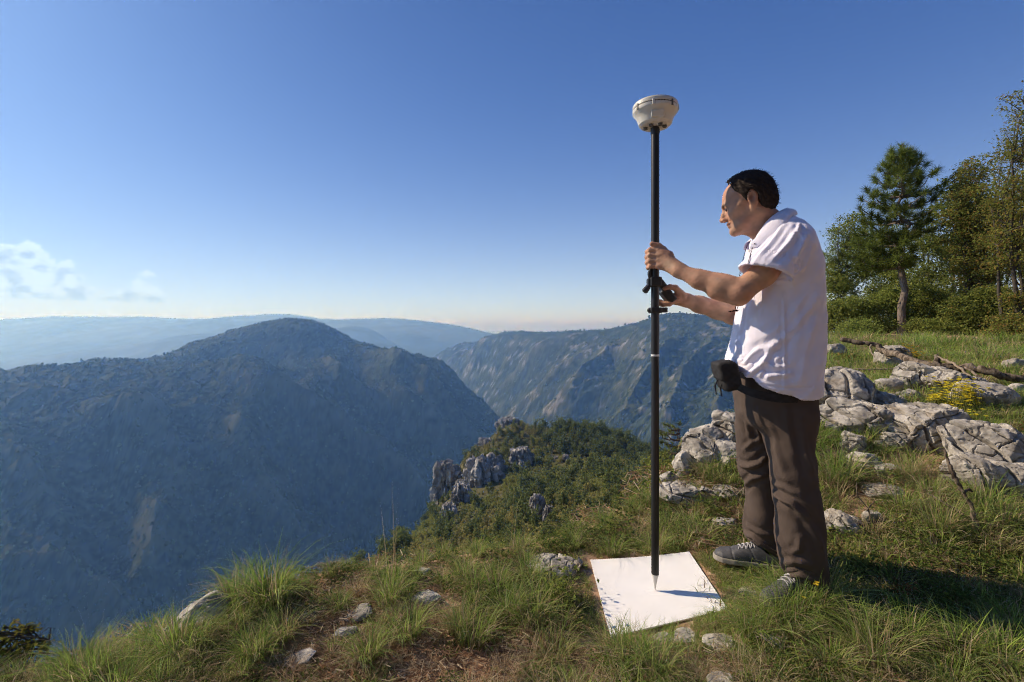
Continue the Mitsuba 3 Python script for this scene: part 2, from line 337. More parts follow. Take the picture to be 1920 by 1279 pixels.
# the brink: everything to the left of this line falls away
BRINK = np.array([(-2.6, -6), (-2.0, 0.2), *[at_z(*g)[:2] for g in ((-60, 1290, -.06), (120, 1240, -.055), (230, 1190, -.05), (330, 1172, -.03), (410, 1125, 0), (500, 1085, 0), (600, 1062, 0), (700, 1045, 0), (800, 1040, 0), (950, 1015, .02), (1080, 985, .05), (1210, 932, .10))],
                  (1.12, 3.22), (1.42, 3.46), (1.76, 3.78), (2.3, 4.45), (3.3, 5.85), (4.6, 7.8), (6.2, 10.2), (7.8, 12.4), (10, 15.6), (16, 24), (26, 38), (44, 60)])


def brink_dist(x, y):
    """Signed distance to the brink, positive over the drop."""
    best = np.full(np.shape(x), 1e9); sign = np.ones(np.shape(x))
    for a, b in zip(BRINK[:-1], BRINK[1:]):
        d = b - a; t = np.clip(((x - a[0]) * d[0] + (y - a[1]) * d[1]) / (d @ d), 0, 1)
        dx, dy = x - a[0] - t * d[0], y - a[1] - t * d[1]
        dist = np.hypot(dx, dy); m = dist < best - 1e-9
        best = np.where(m, dist, best); sign = np.where(m, np.sign(d[0] * dy - d[1] * dx), sign)
    return best * sign


def ground_z(x, y):
    x, y = np.asarray(x, float), np.asarray(y, float)
    z = _base(np.stack([x.ravel(), y.ravel()], 1)).reshape(x.shape)
    s = brink_dist(x, y)
    steep = 1 + 3.0 * np.clip((y - 3.1) / .5, 0, 1)
    z = z - steep * np.where(s > -.12, 0.62 * (s + .12) ** 2 / (0.55 + np.abs(s + .12)) * 2.0, 0)
    p = np.stack([x, y, 0 * x], -1)
    near = np.clip(np.hypot(x, y) / 3, 0.6, 2.5)
    return z + (meshkit.fbm(p * 1.9, 3, 61) - .5) * 0.06 * near + (meshkit.fbm(p * 9, 3, 62) - .5) * 0.022


def _axis(lo, hi, a, b, step, grow):
    c = list(np.arange(a, b, step)); s = step
    while c[-1] < hi:
        s *= grow; c.append(c[-1] + s)
    s = step
    while c[0] > lo:
        s *= grow; c.insert(0, c[0] - s)
    return np.array(c)


_gx, _gy = _axis(-40, 60, -2.6, 3.4, 0.03, 1.09), _axis(-30, 70, 0.9, 4.8, 0.03, 1.08)
_GX, _GY = np.meshgrid(_gx, _gy, indexing='ij')
_GZ = np.maximum(ground_z(_GX, _GY), -60)
_zi = RegularGridInterpolator((_gx, _gy), _GZ, bounds_error=False, fill_value=None)


def H(x, y):
    return _zi(np.stack(np.broadcast_arrays(np.asarray(x, float), np.asarray(y, float)), -1))


def soil_fn(p, n, uv):
    a = FB(p.x * 2.2, p.y * 2.2, p.z * 2.2, 3); b = FB(p.x * 14, p.y * 14, p.z * 14, 3); c = N(p.x * 90, p.y * 90, p.z * 90)
    d = N(p.x * 160 + 30 * N(p.x * 8, p.y * 8), p.y * 26, p.z * 60)
    col = MX((0.22, 0.125, 0.080), (0.48, 0.31, 0.205), SS(0.3, 0.7, b))
    col = MX(col, (0.54, 0.41, 0.28), SS(0.62, 0.8, d) * 0.7)
    col = MX(col, (0.07, 0.042, 0.027), SS(0.6, 0.85, c) * 0.5)
    return MX(col, (0.11, 0.12, 0.045), SS(0.50, 0.66, a) * 0.6)


scene['mat_soil'] = {'type': 'twosided', 'b': {'type': 'bumpmap', 'scale': 1.0, 't': mikit.proc(lambda p, n, uv: FB(p.x * 40, p.y * 40, p.z * 40, 3) * 0.012, 2e-3), 'b': {'type': 'principled', 'base_color': mikit.proc(soil_fn), 'roughness': 0.95, 'specular': 0.1}}}
put('ground', (np.stack([_GX, _GY, _GZ], -1).reshape(-1, 3), grid_faces(*_GX.shape)), 'mat_soil', smooth=True, kind='structure', label='brown stony cliff-top ground with grass and needle litter')
# ------------------------------------------------------------------ smooth solids: distance fields turned into meshes
def smin(a, b, k):
    if k <= 0:
        return np.minimum(a, b)
    h = np.maximum(k - np.abs(a - b), 0) / k
    return np.minimum(a, b) - h * h * k * 0.25


def smax(a, b, k):
    return -smin(-a, -b, k)


def s_cone(p, a, b, ra, rb):
    """A bone: the hull of two spheres (to first order)."""
    a, b = np.asarray(a, float), np.asarray(b, float); d = b - a
    t = np.clip((p - a) @ d / (d @ d), 0, 1)
    return np.linalg.norm(p - a - t[..., None] * d, axis=-1) - (ra + (rb - ra) * t)


def s_chain(p, pts, rad, k=0.004):
    d = None
    for i in range(len(pts) - 1):
        e = s_cone(p, pts[i], pts[i + 1], rad[i], rad[i + 1])
        d = e if d is None else smin(d, e, k)
    return d


def s_ell(p, c, r, R=None):
    q = p - np.asarray(c, float)
    if R is not None:
        q = q @ R
    r = np.asarray(r, float)
    k0 = np.linalg.norm(q / r, axis=-1); k1 = np.linalg.norm(q / (r * r), axis=-1)
    return k0 * (k0 - 1.0) / np.maximum(k1, 1e-9)


def s_box(p, c, h, R=None, r=0.0):
    q = p - np.asarray(c, float)
    if R is not None:
        q = q @ R
    q = np.abs(q) - (np.asarray(h, float) - r)
    return np.linalg.norm(np.maximum(q, 0), axis=-1) + np.minimum(q.max(-1), 0) - r


def mesh_sdf(fn, lo, hi, h, slack=1.0):
    """Surface nets of fn < 0 in the box, evaluated only in blocks near the surface."""
    lo, hi = np.asarray(lo, float), np.asarray(hi, float); B = 6
    nb = np.ceil((hi - lo) / (h * B)).astype(int)
    g = np.stack(np.meshgrid(*[np.arange(k) for k in nb], indexing='ij'), -1).reshape(-1, 3)
    d = fn(lo + (g + .5) * h * B)
    g = g[np.abs(d) < h * B * (0.5 * 3 ** .5 + 0.45) * slack]
    o = np.stack(np.meshgrid(*[np.arange(B + 1)] * 3, indexing='ij'), -1).reshape(-1, 3)
    P = g[:, None] * B + o[None]
    D = np.concatenate([fn(lo + c.reshape(-1, 3) * h) for c in np.array_split(P, max(1, len(P) // 1500))]).reshape(len(g), B + 1, B + 1, B + 1)
    dims = nb * B + 2
    key = lambda q: (q[..., 0] * dims[1] + q[..., 1]) * dims[2] + q[..., 2]      # noqa: E731
    cs = np.stack(np.meshgrid(*[np.arange(B)] * 3, indexing='ij'), -1).reshape(-1, 3)
    cell = (g[:, None] * B + cs[None]).reshape(-1, 3)
    corners = [(a, b, c) for a in (0, 1) for b in (0, 1) for c in (0, 1)]
    V = np.stack([D[:, a:a + B, b:b + B, c:c + B].reshape(-1) for a, b, c in corners], -1)
    act = (V.min(-1) < 0) & (V.max(-1) >= 0)
    cell, V = cell[act], V[act]
    acc, cnt = np.zeros((len(cell), 3)), np.zeros(len(cell)); C = np.array(corners, float)
    for i in range(8):
        for j in range(i + 1, 8):
            if np.abs(C[i] - C[j]).sum() == 1:
                m = (V[:, i] < 0) != (V[:, j] < 0)
                t = V[m, i] / (V[m, i] - V[m, j])
                acc[m] += C[i] + (C[j] - C[i]) * t[:, None]; cnt[m] += 1
    pos = lo + (cell + acc / cnt[:, None]) * h
    ck = key(cell); order = np.argsort(ck); ck = ck[order]

    def look(q):
        k = key(q); i = np.clip(np.searchsorted(ck, k), 0, len(ck) - 1)
        return np.where(ck[i] == k, order[i], -1)
    tris = []
    base = V[:, 0] < 0
    for ax, ci in ((0, 4), (1, 2), (2, 1)):
        other = V[:, ci] < 0
        m = base != other
        q = cell[m]; u, w = np.eye(3, dtype=int)[(ax + 1) % 3], np.eye(3, dtype=int)[(ax + 2) % 3]
        f = np.stack([look(q), look(q - u), look(q - u - w), look(q - w)], 1)
        ok = (f >= 0).all(1); f, inside = f[ok], base[m][ok]
        f = np.where(inside[:, None], f, f[:, ::-1])
        tris += [f[:, [0, 1, 2]], f[:, [0, 2, 3]]]
    return pos, np.vstack(tris)


def orient(forward, up=(0, 0, 1)):
    """Columns: forward, left, up."""
    f = np.asarray(forward, float); f = f / np.linalg.norm(f)
    left = np.cross(up, f); left /= np.linalg.norm(left)
    return np.stack([f, left, np.cross(f, left)], 1)


def rot(axis, deg):
    return trimesh.transformations.rotation_matrix(math.radians(deg), axis)[:3, :3]


def within(fn, lo, hi, pad=0.05):
    """fn evaluated only near a box; elsewhere a lower bound of the distance."""
    lo, hi = np.minimum(lo, hi), np.maximum(lo, hi)

    def g(p):
        out = np.linalg.norm(np.maximum(np.maximum(lo - p, p - hi), 0), axis=-1) + 0.001
        m = out < pad
        if m.any():
            out[m] = fn(p[m])
        return out
    return g


def displace(mesh, fn):
    """Moves the vertices along their normals by fn(points, normals)."""
    v, f = mesh
    n = trimesh.Trimesh(v, f, process=False).vertex_normals
    return v + n * fn(v, n)[:, None], f
# ------------------------------------------------------------------ the surveyor
FACE = np.array([-0.990, 0.140, 0.0])                   # the way the body faces (towards the pole and a little away from us)
AWAY = np.array([0.140, 0.990, 0.0])


def loft(rows, power=2.2):
    """Distance field of a body of elliptical sections: rows of (pixel row, pixel of the front, pixel of the back, depth, half width)."""
    z, c, a, b = [], [], [], []
    for py, f, k, D, hw in rows:
        t1, t2 = math.atan((f - 960) / FOC), math.atan((k - 960) / FOC)
        tm = (t1 + t2) / 2; r = D / math.cos(tm)
        z.append(CAMZ - (py - HZ) / FOC * D); c.append((r * math.sin(tm), D)); ph = tm - math.atan2(0.140, 0.990); w = r * math.sin((t2 - t1) / 2)
        a.append(math.sqrt(max(w * w - (hw * math.sin(ph)) ** 2, (.5 * w) ** 2)) / math.cos(ph)); b.append(hw)
    o = np.argsort(z); z = np.array(z)[o]
    I = PchipInterpolator(z, np.hstack([np.array(c)[o], np.array(a)[o, None], np.array(b)[o, None]]))
    z0, z1 = z[0], z[-1]

    def fn(p):
        zz = np.clip(p[..., 2], z0, z1); v = I(zz)
        q = p[..., :2] - v[..., :2]
        qu, qv = q @ FACE[:2], q @ AWAY[:2]
        A, Bb = v[..., 2], v[..., 3]
        d = ((np.abs(qu / A) ** power + np.abs(qv / Bb) ** power) ** (1 / power) - 1) * np.minimum(A, Bb)
        return smax(d, np.maximum(z0 - p[..., 2], p[..., 2] - z1), 0.03)
    return fn


def drape(v, n, lines, ok):
    """The pixel polylines laid on the near side of a mesh: (x, y) becomes (x, y, depth)."""
    k = ok & ((n * (v - np.array([0, 0, CAMZ]))).sum(1) < 0)
    px = np.stack([960 + FOC * v[k, 0] / v[k, 1], HZ + FOC * (CAMZ - v[k, 2]) / v[k, 1]], 1); dep = v[k, 1]
    t = cKDTree(px)
    return [([(x, y, dep[t.query((x, y), 6)[1]].min()) for x, y in pts], h, w) for pts, h, w in lines]


def folds(p, lines, D=None):
    """Sum of cloth ridges with a hollow on either side along pixel polylines at a depth."""
    s = np.zeros(p.shape[:-1])
    for pts, h, w in lines:
        P = [at(*q, D) if len(q) == 2 else at(*q) for q in pts]
        lo, hi = np.min(P, 0) - 4 * w, np.max(P, 0) + 4 * w
        m = ((p > lo) & (p < hi)).all(-1)
        if not m.any():
            continue
        q = p[m]; d = np.full(len(q), 9.0); end = np.zeros(len(q)); n = len(P) - 1
        for i in range(n):
            e = P[i + 1] - P[i]; t = np.clip((q - P[i]) @ e / (e @ e), 0, 1)
            k = np.linalg.norm(q - P[i] - t[:, None] * e, axis=1); b = k < d
            d = np.where(b, k, d); end = np.where(b, (i + t) / n, end)
        g = np.exp(-(d / w) ** 2) - 0.55 * np.exp(-((d - 1.9 * w) / w) ** 2)
        s[m] += h * g * np.clip(np.sin(np.pi * np.clip(end, 0.08, 0.92)) * 1.6, 0, 1)
    return s


TORSO = loft([(402, 1442, 1482, 2.0, .070), (412, 1431, 1489, 2.0, .090), (424, 1420, 1503, 2.0, .125), (438, 1411, 1516, 2.0, .155), (460, 1400, 1527, 2.0, .180), (500, 1397, 1537, 2.0, .187), (550, 1388, 1542, 2.0, .183),
              (600, 1379, 1544, 2.0, .185), (650, 1370, 1542, 2.0, .19), (680, 1362, 1540, 2.0, .195), (705, 1359, 1538, 2.0, .197), (725, 1362, 1536, 2.0, .195), (760, 1366, 1533, 2.0, .19)], 2.7)
SH_L, EL_L, WR_L = at(1478, 462, 1.875), at(1388, 547, 1.86), at(1272, 507, 1.995)
SH_R, EL_R, WR_R = at(1440, 468, 2.17), at(1405, 600, 2.25), at(1287, 563, 2.15)
POLE = np.array([(1228.3 - 960) / FOC * 2.08, 2.08])
HEAD_C, HEAD_S = at(1398, 383, 2.0), 0.915
HEAD_R = orient((-0.899, 0.438, 0)) @ rot([0, 1, 0], 14)


def head_sdf(P):
    p = ((P - HEAD_C) @ HEAD_R) / HEAD_S
    q = p.copy(); q[..., 1] = np.abs(q[..., 1])
    d = s_ell(p, (-.014, 0, .036), (.104, .079, .088))
    d = smin(d, s_ell(p, (.030, 0, -.028), (.063, .062, .086)), .03)
    d = smin(d, s_cone(q, (-.018, .050, -.050), (.030, .040, -.088), .022, .020), .035)
    d = smin(d, s_cone(q, (.030, .038, -.090), (.070, .010, -.106), .020, .017), .03)
    d = smin(d, s_ell(p, (.074, 0, -.107), (.019, .021, .017)), .02)
    d = smin(d, s_cone(q, (.048, .044, -.028), (.030, .058, -.012), .022, .016), .03)                      # cheek bones
    d = smin(d, s_chain(q, [(.086, .0, .016), (.083, .022, .017), (.064, .046, .010)], [.011, .011, .011], .006), .016)  # brows
    d = smax(d, -s_ell(q, (.096, .035, -.002), (.020, .022, .0135)), .009)                                   # eye sockets
    d = smax(d, -s_chain(q, [(.088, .050, .004), (.066, .062, .012)], [.0012, .001], .001), .004)      # crow's feet
    d = smax(d, -s_cone(q, (.106, .000, .052), (.080, .050, .050), .0012, .0008), .004)
    d = smin(d, s_ell(q, (.069, .033, -.003), (.0145, .016, .0125)), .004)
    d = smin(d, s_chain(q, [(.080, .020, .004), (.0845, .032, .006), (.076, .045, .002)], [.003, .0038, .003], .003), .004)   # upper lids
    d = smin(d, s_chain(p, [(.086, 0, .006), (.099, 0, -.018), (.111, 0, -.039)], [.0085, .010, .0115], .01), .010)           # nose
    d = smin(d, s_ell(q, (.098, .0135, -.043), (.014, .0085, .009)), .008)
    d = smax(d, -s_ell(q, (.105, .0075, -.052), (.006, .0035, .004)), .003)
    d = smin(d, s_ell(q, (.089, .006, -.0665), (.0095, .020, .0065)), .008)                                # lips
    d = smin(d, s_ell(q, (.087, .004, -.0785), (.0090, .018, .0068)), .008)
    d = smax(d, -s_chain(q, [(.099, 0, -.0725), (.090, .018, -.0735), (.080, .026, -.075)], [.0016, .0018, .0012], .002), .003)
    d = smax(d, -s_cone(q, (.094, .020, -.040), (.082, .031, -.066), .002, .003), .014)                     # fold beside the mouth
    for s in (1, -1):                                                                                       # ears
        Re = rot([0, 0, 1], 24 * s) @ rot([0, 1, 0], -12)
        e = s_ell(p, (-.030, .081 * s, .002), (.0235, .0085, .038), Re)
        e = smin(e, s_ell(p, (-.022, .078 * s, -.033), (.011, .007, .012), Re), .008)
        e = smax(e, -s_ell(p, (-.026, .0895 * s, .004), (.0115, .007, .021), Re), .005)
        d = smin(d, e, .008)
    return d * HEAD_S


def hands_sdf(p):
    ax = lambda dx, dy, py: np.array([POLE[0] + dx, POLE[1] + dy, CAMZ - (py - HZ) / FOC * 2.08])       # noqa: E731
    # left hand round the pole
    d = s_cone(p, WR_L, ax(.044, -.046, 496), .026, .024)
    d = smin(d, s_cone(p, WR_L + np.array([0.01, 0, .004]), ax(.020, -.040, 479), .022, .016), .02)
    d = smin(d, s_cone(p, WR_L + np.array([0.01, 0, -.008]), ax(.022, -.038, 500), .022, .016), .02)
    for i, (py, dr_) in enumerate(((472, .0), (482, .0015), (492, .0008), (501.5, -.003))):
        r0 = (.0112, .0114, .0110, .0098)[i]
        d = smin(d, s_cone(p, ax(.044, -.046, 490 + (py - 487) * .6), ax(.006, -.034, py), .019, .0135), .014)
        f = s_chain(p, [ax(.008, -.034, py - 1), ax(-.027 - dr_, -.020, py - 1.5), ax(-.030 - dr_, .010, py), ax(-.010, .030, py + 1)], [r0 + .0018, r0 + .0008, r0, r0 - .001], .004)
        d = smin(d, f, .006)
    th = s_chain(p, [ax(.046, -.042, 487), ax(.026, -.030, 470), ax(.006, -.031, 463), ax(-.022, -.028, 459.5)], [.018, .014, .0118, .0100], .006)
    d = smin(d, th, .008)
    # right hand under the controller
    e = s_cone(p, WR_R, at(1270, 558, 2.125), .027, .026)
    e = smin(e, s_cone(p, WR_R, at(1268, 563, 2.165), .024, .022), .02)
    for i in range(4):
        r0 = (.0100, .0105, .0100, .0090)[i]; D = 2.105 + .024 * i; s = (0, -2, 0, 4)[i]
        e = smin(e, s_chain(p, [at(1269, 560, D + .005), at(1255 + s, 570 - i, D), at(1242 + s, 571.5 - i, D), at(1233 + s, 567 - i, D + .002)], [r0 + .004, r0 + .001, r0, r0 - .001], .004), .008)
    e = smin(e, s_chain(p, [at(1279, 553, 2.115), at(1266, 540, 2.098), at(1256, 538, 2.092), at(1246, 541, 2.092)], [.017, .0135, .0115, .0095], .005), .010)
    return np.minimum(d, e)


HEAD_NEAR = within(head_sdf, HEAD_C - .155, HEAD_C + .155, .05)
HANDS_NEAR = within(hands_sdf, (.55, 1.90, 1.17), (.86, 2.26, 1.52), .04)
ARMS_NEAR = lambda f: within(f, (.6, 1.75, 1.10), (1.30, 2.36, 1.60), .08)      # noqa: E731


def arms_sdf(p):
    arm = s_chain(p, [SH_L, at(1430, 514, 1.852), EL_L, at(1352, 537, 1.90), at(1312, 524, 1.945), WR_L], [.056, .046, .0435, .0435, .037, .0265], .02)
    arm = smin(arm, s_cone(p, at(1384, 560, 1.868), at(1340, 548, 1.915), .026, .024), .025)
    arm = smin(arm, s_cone(p, at(1368, 531, 1.875), at(1330, 523, 1.92), .026, .022), .025)
    arm2 = s_chain(p, [SH_R, EL_R, at(1375, 589, 2.215), at(1345, 580, 2.19), at(1311, 571, 2.165), WR_R], [.055, .046, .046, .043, .036, .0275], .02)
    return np.minimum(arm, arm2)


ARMS = ARMS_NEAR(arms_sdf)


def skin_sdf(p):
    d = smin(HEAD_NEAR(p), s_cone(p, at(1462, 440, 2.02), HEAD_C + HEAD_R @ np.array([-.035, 0, -.060]) * HEAD_S, .066, .058), .03)
    d = smin(d, s_cone(p, at(1436, 446, 2.0), HEAD_C + HEAD_R @ np.array([.012, 0, -.075]) * HEAD_S, .038, .036), .035)
    t = np.maximum(TORSO(p) + .024, p[..., 2] - (CAMZ + .395))
    d = smin(d, t, .02)
    d = smin(d, ARMS(p), .02)
    return smin(d, HANDS_NEAR(p), .014)


body_v, body_f = mesh_sdf(skin_sdf, (.50, 1.62, 1.02), (1.40, 2.46, 1.84), .0038)


def skin_color(v):
    n = meshkit.fbm(v * 45, 3, 3)[:, None]; m = meshkit.fbm(v * 12, 3, 5)[:, None]
    c = np.array([.46, .265, .178]) * (0.70 + .60 * n) * (0.80 + .40 * m)
    redn = meshkit.fbm(v * 20 + 7, 2, 11)[:, None]; c = c * (1 + (redn - .5) * np.array([.10, -.22, -.25]))
    p = ((v - HEAD_C) @ HEAD_R) / HEAD_S; a = np.abs(p[:, 1])
    face = (np.linalg.norm(p, axis=1) < .16)[:, None]
    c = np.where(face, c * np.array([1.06, 1.0, .98]), c)
    def spot(q, r, col, k):
        w = k * np.exp(-((np.stack([p[:, 0], a, p[:, 2]], 1) - q) ** 2 / np.asarray(r) ** 2).sum(1))[:, None]
        return c * (1 - w) + np.array(col) * w
    c = spot((.095, .006, -.072), (.018, .022, .011), (.36, .14, .11), .8)
    c = spot((.086, .026, .0165), (.020, .024, .0075), (.022, .014, .011), .97)          # eyebrows, made larger and darker to paint in brow shadow
    c = spot((.080, .036, -.002), (.012, .017, .0062), (.07, .035, .026), .92)           # lashes, widened to paint in the shade of the eye sockets
    c = spot((.05, .04, -.085), (.055, .05, .032), (.30, .19, .14), .45)               # shaven beard
    c = spot((-.026, .090, .004), (.012, .02, .020), (.20, .085, .055), .8)  # shade of the ear hollow, painted into the skin colour
    c = spot((.108, .0, -.04), (.02, .02, .016), (.52, .25, .17), .5)
    return np.clip(c, 0, 1)


scene['mat_skin'] = {'type': 'bumpmap', 'scale': 1.0, 't': mikit.proc(lambda p, n, uv: (FB(p.x * 160, p.y * 160, p.z * 160, 3) * 1.2 + FB(p.x * 600, p.y * 600, p.z * 600, 2) * .35) * .0016, 8e-4), 'b': {'type': 'principled', 'base_color': {'type': 'mesh_attribute', 'name': 'vertex_color'}, 'roughness': 0.55, 'specular': 0.3, 'flatness': 0.3}}
MAN = thing('person', 'man in white polo shirt and brown trousers gripping the survey pole, looking down', 'person')
put(MAN + '__body', (body_v, body_f), 'mat_skin', smooth=True, color=skin_color(body_v))

# hair: a dark cap that leaves the forehead and the ears free
def hair_sdf(P):
    p = ((P - HEAD_C) @ HEAD_R) / HEAD_S
    a = np.abs(p[..., 1])
    d = s_ell(p, (-.014, 0, .036), (.104, .079, .088))
    d = smin(d, s_ell(p, (-.040, 0, -.010), (.070, .068, .060)), .03)
    thick = .013 + .006 * np.clip((p[..., 2] - .07) / .05, 0, 1) + .004 * np.clip(-p[..., 0] / .08, 0, 1)
    d = np.minimum(d - thick, within(head_sdf, HEAD_C - .13, HEAD_C + .13, .05)(P) / HEAD_S - .0055)
    # hair line: recedes above the temples, comes down before the ear, ends in the nape
    line = np.interp(p[..., 0], [-.13, -.085, -.060, -.050, -.040, -.024, -.012, -.004, .004, .018, .030, .037, .046], [-.066, -.064, -.050, -.020, .034, .034, .004, -.004, .018, .040, .060, .090, .16])
    line = line - np.where(p[..., 0] > .02, np.maximum(.034 - a, 0) * 1.2, 0)
    d = smax(d, (line - p[..., 2]) * .8, .006)
    q = p.copy(); q[..., 1] = a
    return smax(d, -s_ell(q, (-.030, .092, -.002), (.025, .030, .039)), .006) * HEAD_S


def hair_rough(v, n):
    p = (v - HEAD_C) @ HEAD_R
    return (meshkit.noise(np.stack([p[:, 0] * 60, p[:, 1] * 160, p[:, 2] * 60 - p[:, 0] * 70], -1), 2) - .5) * .008


hv, hf = displace(mesh_sdf(hair_sdf, HEAD_C - .2, HEAD_C + .2, .003), hair_rough)
strands = []
_r = np.random.default_rng(3)
_hn = trimesh.Trimesh(hv, hf, process=False).vertex_normals
for i in _r.choice(len(hv), 1500, replace=False):
    p0, n0 = hv[i], _hn[i]
    q = (p0 - HEAD_C) @ HEAD_R
    if n0[2] < -.3 or q[0] > .042:
        continue
    back = HEAD_R @ np.array([-.8 + (1.5 if q[0] > .03 else 0), _r.normal() * .4, -.5 * (q[2] < .07) - .1])
    dirn = n0 * .55 + back * .8; dirn /= np.linalg.norm(dirn); L = _r.uniform(.008, .020)
    w = np.cross(dirn, n0 + 1e-6); w *= .0009 / np.linalg.norm(w)
    mid = p0 + dirn * L * .6 - n0 * .001; tip = p0 + dirn * L - n0 * .004
    strands.append((np.array([p0 - w - n0 * .002, p0 + w - n0 * .002, mid - w * .7, mid + w * .7, tip]), np.array([[0, 1, 2], [1, 3, 2], [2, 3, 4]])))
scene['mat_hair'] = rough(mikit.proc(lambda p, n, uv: MX((0.010, 0.007, 0.006), (0.040, 0.027, 0.020), N(p.x * 300, p.y * 300, p.z * 60))), 0.7, 0.15)
hair_v, hair_f = cat([(hv, hf), *strands])
put(MAN + '__hair', (hair_v, hair_f), 'mat_hair', smooth=True)

# eyes
scene['mat_eye'] = {'type': 'principled', 'base_color': rgb(.05, .035, .03), 'roughness': 0.1, 'specular': .6}
for s in (1, -1):
    m = trimesh.creation.icosphere(3, .0095); m.apply_translation(HEAD_C + HEAD_R @ np.array([.0775, .033 * s, -.005]) * HEAD_S)
    put(MAN + '__eye', m, 'mat_eye', smooth=True)

# ------------------------------------------------------------------ polo shirt
SL0, SL1 = at(1479, 463, 1.885), at(1437, 514, 1.845)
SLN = np.array([-.34, -.05, -.93]); SLN /= np.linalg.norm(SLN)
SHIRT_FOLDS = [([(1366, 716), (1400, 706), (1428, 684), (1448, 650)], .011, .011), ([(1372, 700), (1398, 680), (1420, 655)], .010, .010), ([(1395, 716), (1440, 706), (1482, 700)], .009, .010),
               ([(1425, 672), (1452, 690), (1474, 688)], .008, .009), ([(1400, 668), (1450, 648), (1500, 600), (1532, 555)], .008, .014), ([(1430, 640), (1480, 600), (1520, 540)], .006, .013),
               ([(1384, 640), (1392, 600), (1396, 560)], .006, .010), ([(1490, 545), (1500, 610), (1490, 680)], .004, .016), ([(1470, 730), (1471, 690), (1472, 640), (1471, 600), (1470, 550)], .0050, .0055), ([(1366, 697), (1392, 710), (1430, 721), (1465, 727), (1500, 728), (1530, 726)], -.0035, .0045),
               ([(1500, 720), (1510, 660), (1528, 600)], .005, .014), ([(1375, 680), (1384, 655), (1380, 630)], .008, .009)]
SLEEVE_FOLDS = [([(1497, 428), (1478, 456), (1450, 486)], .009, .009), ([(1512, 440), (1494, 480), (1470, 515)], .010, .010), ([(1470, 420), (1446, 452), (1414, 492)], .006, .009), ([(1520, 470), (1505, 505), (1488, 522)], .008, .009),
                ([(1500, 416), (1496, 432), (1505, 452)], .006, .006), ([(1399, 493), (1420, 499), (1440, 505), (1462, 512), (1480, 517)], -.0040, .0045)]


def sleeve_axis(p):
    t = np.clip((p - SL0) @ (SL1 - SL0) / ((SL1 - SL0) @ (SL1 - SL0)), 0, 1.5)
    return p - SL0 - t[..., None] * (SL1 - SL0), .075 + .019 * np.minimum(t, 1.1)


def shirt_sdf(p):
    torso = TORSO(p)
    # left sleeve, hollow towards its opening
    q, rad = sleeve_axis(p); rr = np.linalg.norm(q * np.array([1, .92, 1]), axis=-1)
    cut = (p - at(1437, 516, 1.845)) @ SLN
    sl = smax(rr - rad, cut, .004)
    out = smin(torso, sl, .035)
    hollow = np.maximum(np.maximum(rr - (rad - .009), -cut - .075), -(torso - .008))
    out = smax(out, -hollow, .004)
    r = s_cone(p, at(1440, 470, 2.14), at(1424, 532, 2.19), .075, .078)
    out = smin(out, np.maximum(r, -(p[..., 2] - (CAMZ + .165))), .03)
    # hem: lower at the back than over the belly
    fu = (p - at(1459, 700, 2.0)) @ FACE
    hem = np.interp(fu, [-.17, -.08, .0, .06, .12, .17, .22], [CAMZ - .272, CAMZ - .272, CAMZ - .270, CAMZ - .252, CAMZ - .224, CAMZ - .190, CAMZ - .17]) + .004 * np.sin(fu * 40)
    out = smax(out, hem - p[..., 2], .006)
    out = smax(out, -np.maximum(torso + .009, p[..., 2] - hem - .06), .004)
    nk = s_cone(p, at(1452, 436, 2.01), at(1432, 396, 2.0), .066, .075)
    return smax(out, -nk, .006)


def shirt_folds(v, n):
    q, rad = sleeve_axis(v); on_sleeve = np.clip((.13 - np.linalg.norm(q, axis=1)) / .03, 0, 1) * (v[:, 2] > CAMZ + .185)
    soft = np.stack([(v[:, 0] + v[:, 2]) * 5, v[:, 1] * 5, (v[:, 2] - v[:, 0]) * 11], -1)
    return folds(v, drape(v, n, SHIRT_FOLDS, on_sleeve < .5)) * (1 - on_sleeve) + folds(v, drape(v, n, SLEEVE_FOLDS, on_sleeve > .5)) * on_sleeve + (meshkit.fbm(soft, 3, 7) - .5) * .016 + on_sleeve * (meshkit.fbm(v * np.array([16, 16, 9]), 2, 9) - .5) * .012


sv, sf = displace(mesh_sdf(shirt_sdf, (.72, 1.60, .80), (1.44, 2.46, 1.68), .0054), shirt_folds)
scene['mat_shirt'] = {'type': 'twosided', 'b': {'type': 'bumpmap', 'scale': 1.0, 't': mikit.proc(lambda p, n, uv: (N(p.x * 260, p.y * 260, p.z * 260) + FB(p.x * 45, p.y * 45, p.z * 45, 2)) * 0.0011, 1e-3),
                                                'b': {'type': 'principled', 'base_color': mikit.proc(lambda p, n, uv: MX((.69, .665, .785), (.76, .735, .845), FB(p.x * 30, p.y * 30, p.z * 30, 2))), 'roughness': 0.85, 'specular': 0.2, 'sheen': 0.3}}}
SHIRT = put(MAN + '__shirt', (sv, sf), 'mat_shirt', smooth=True)


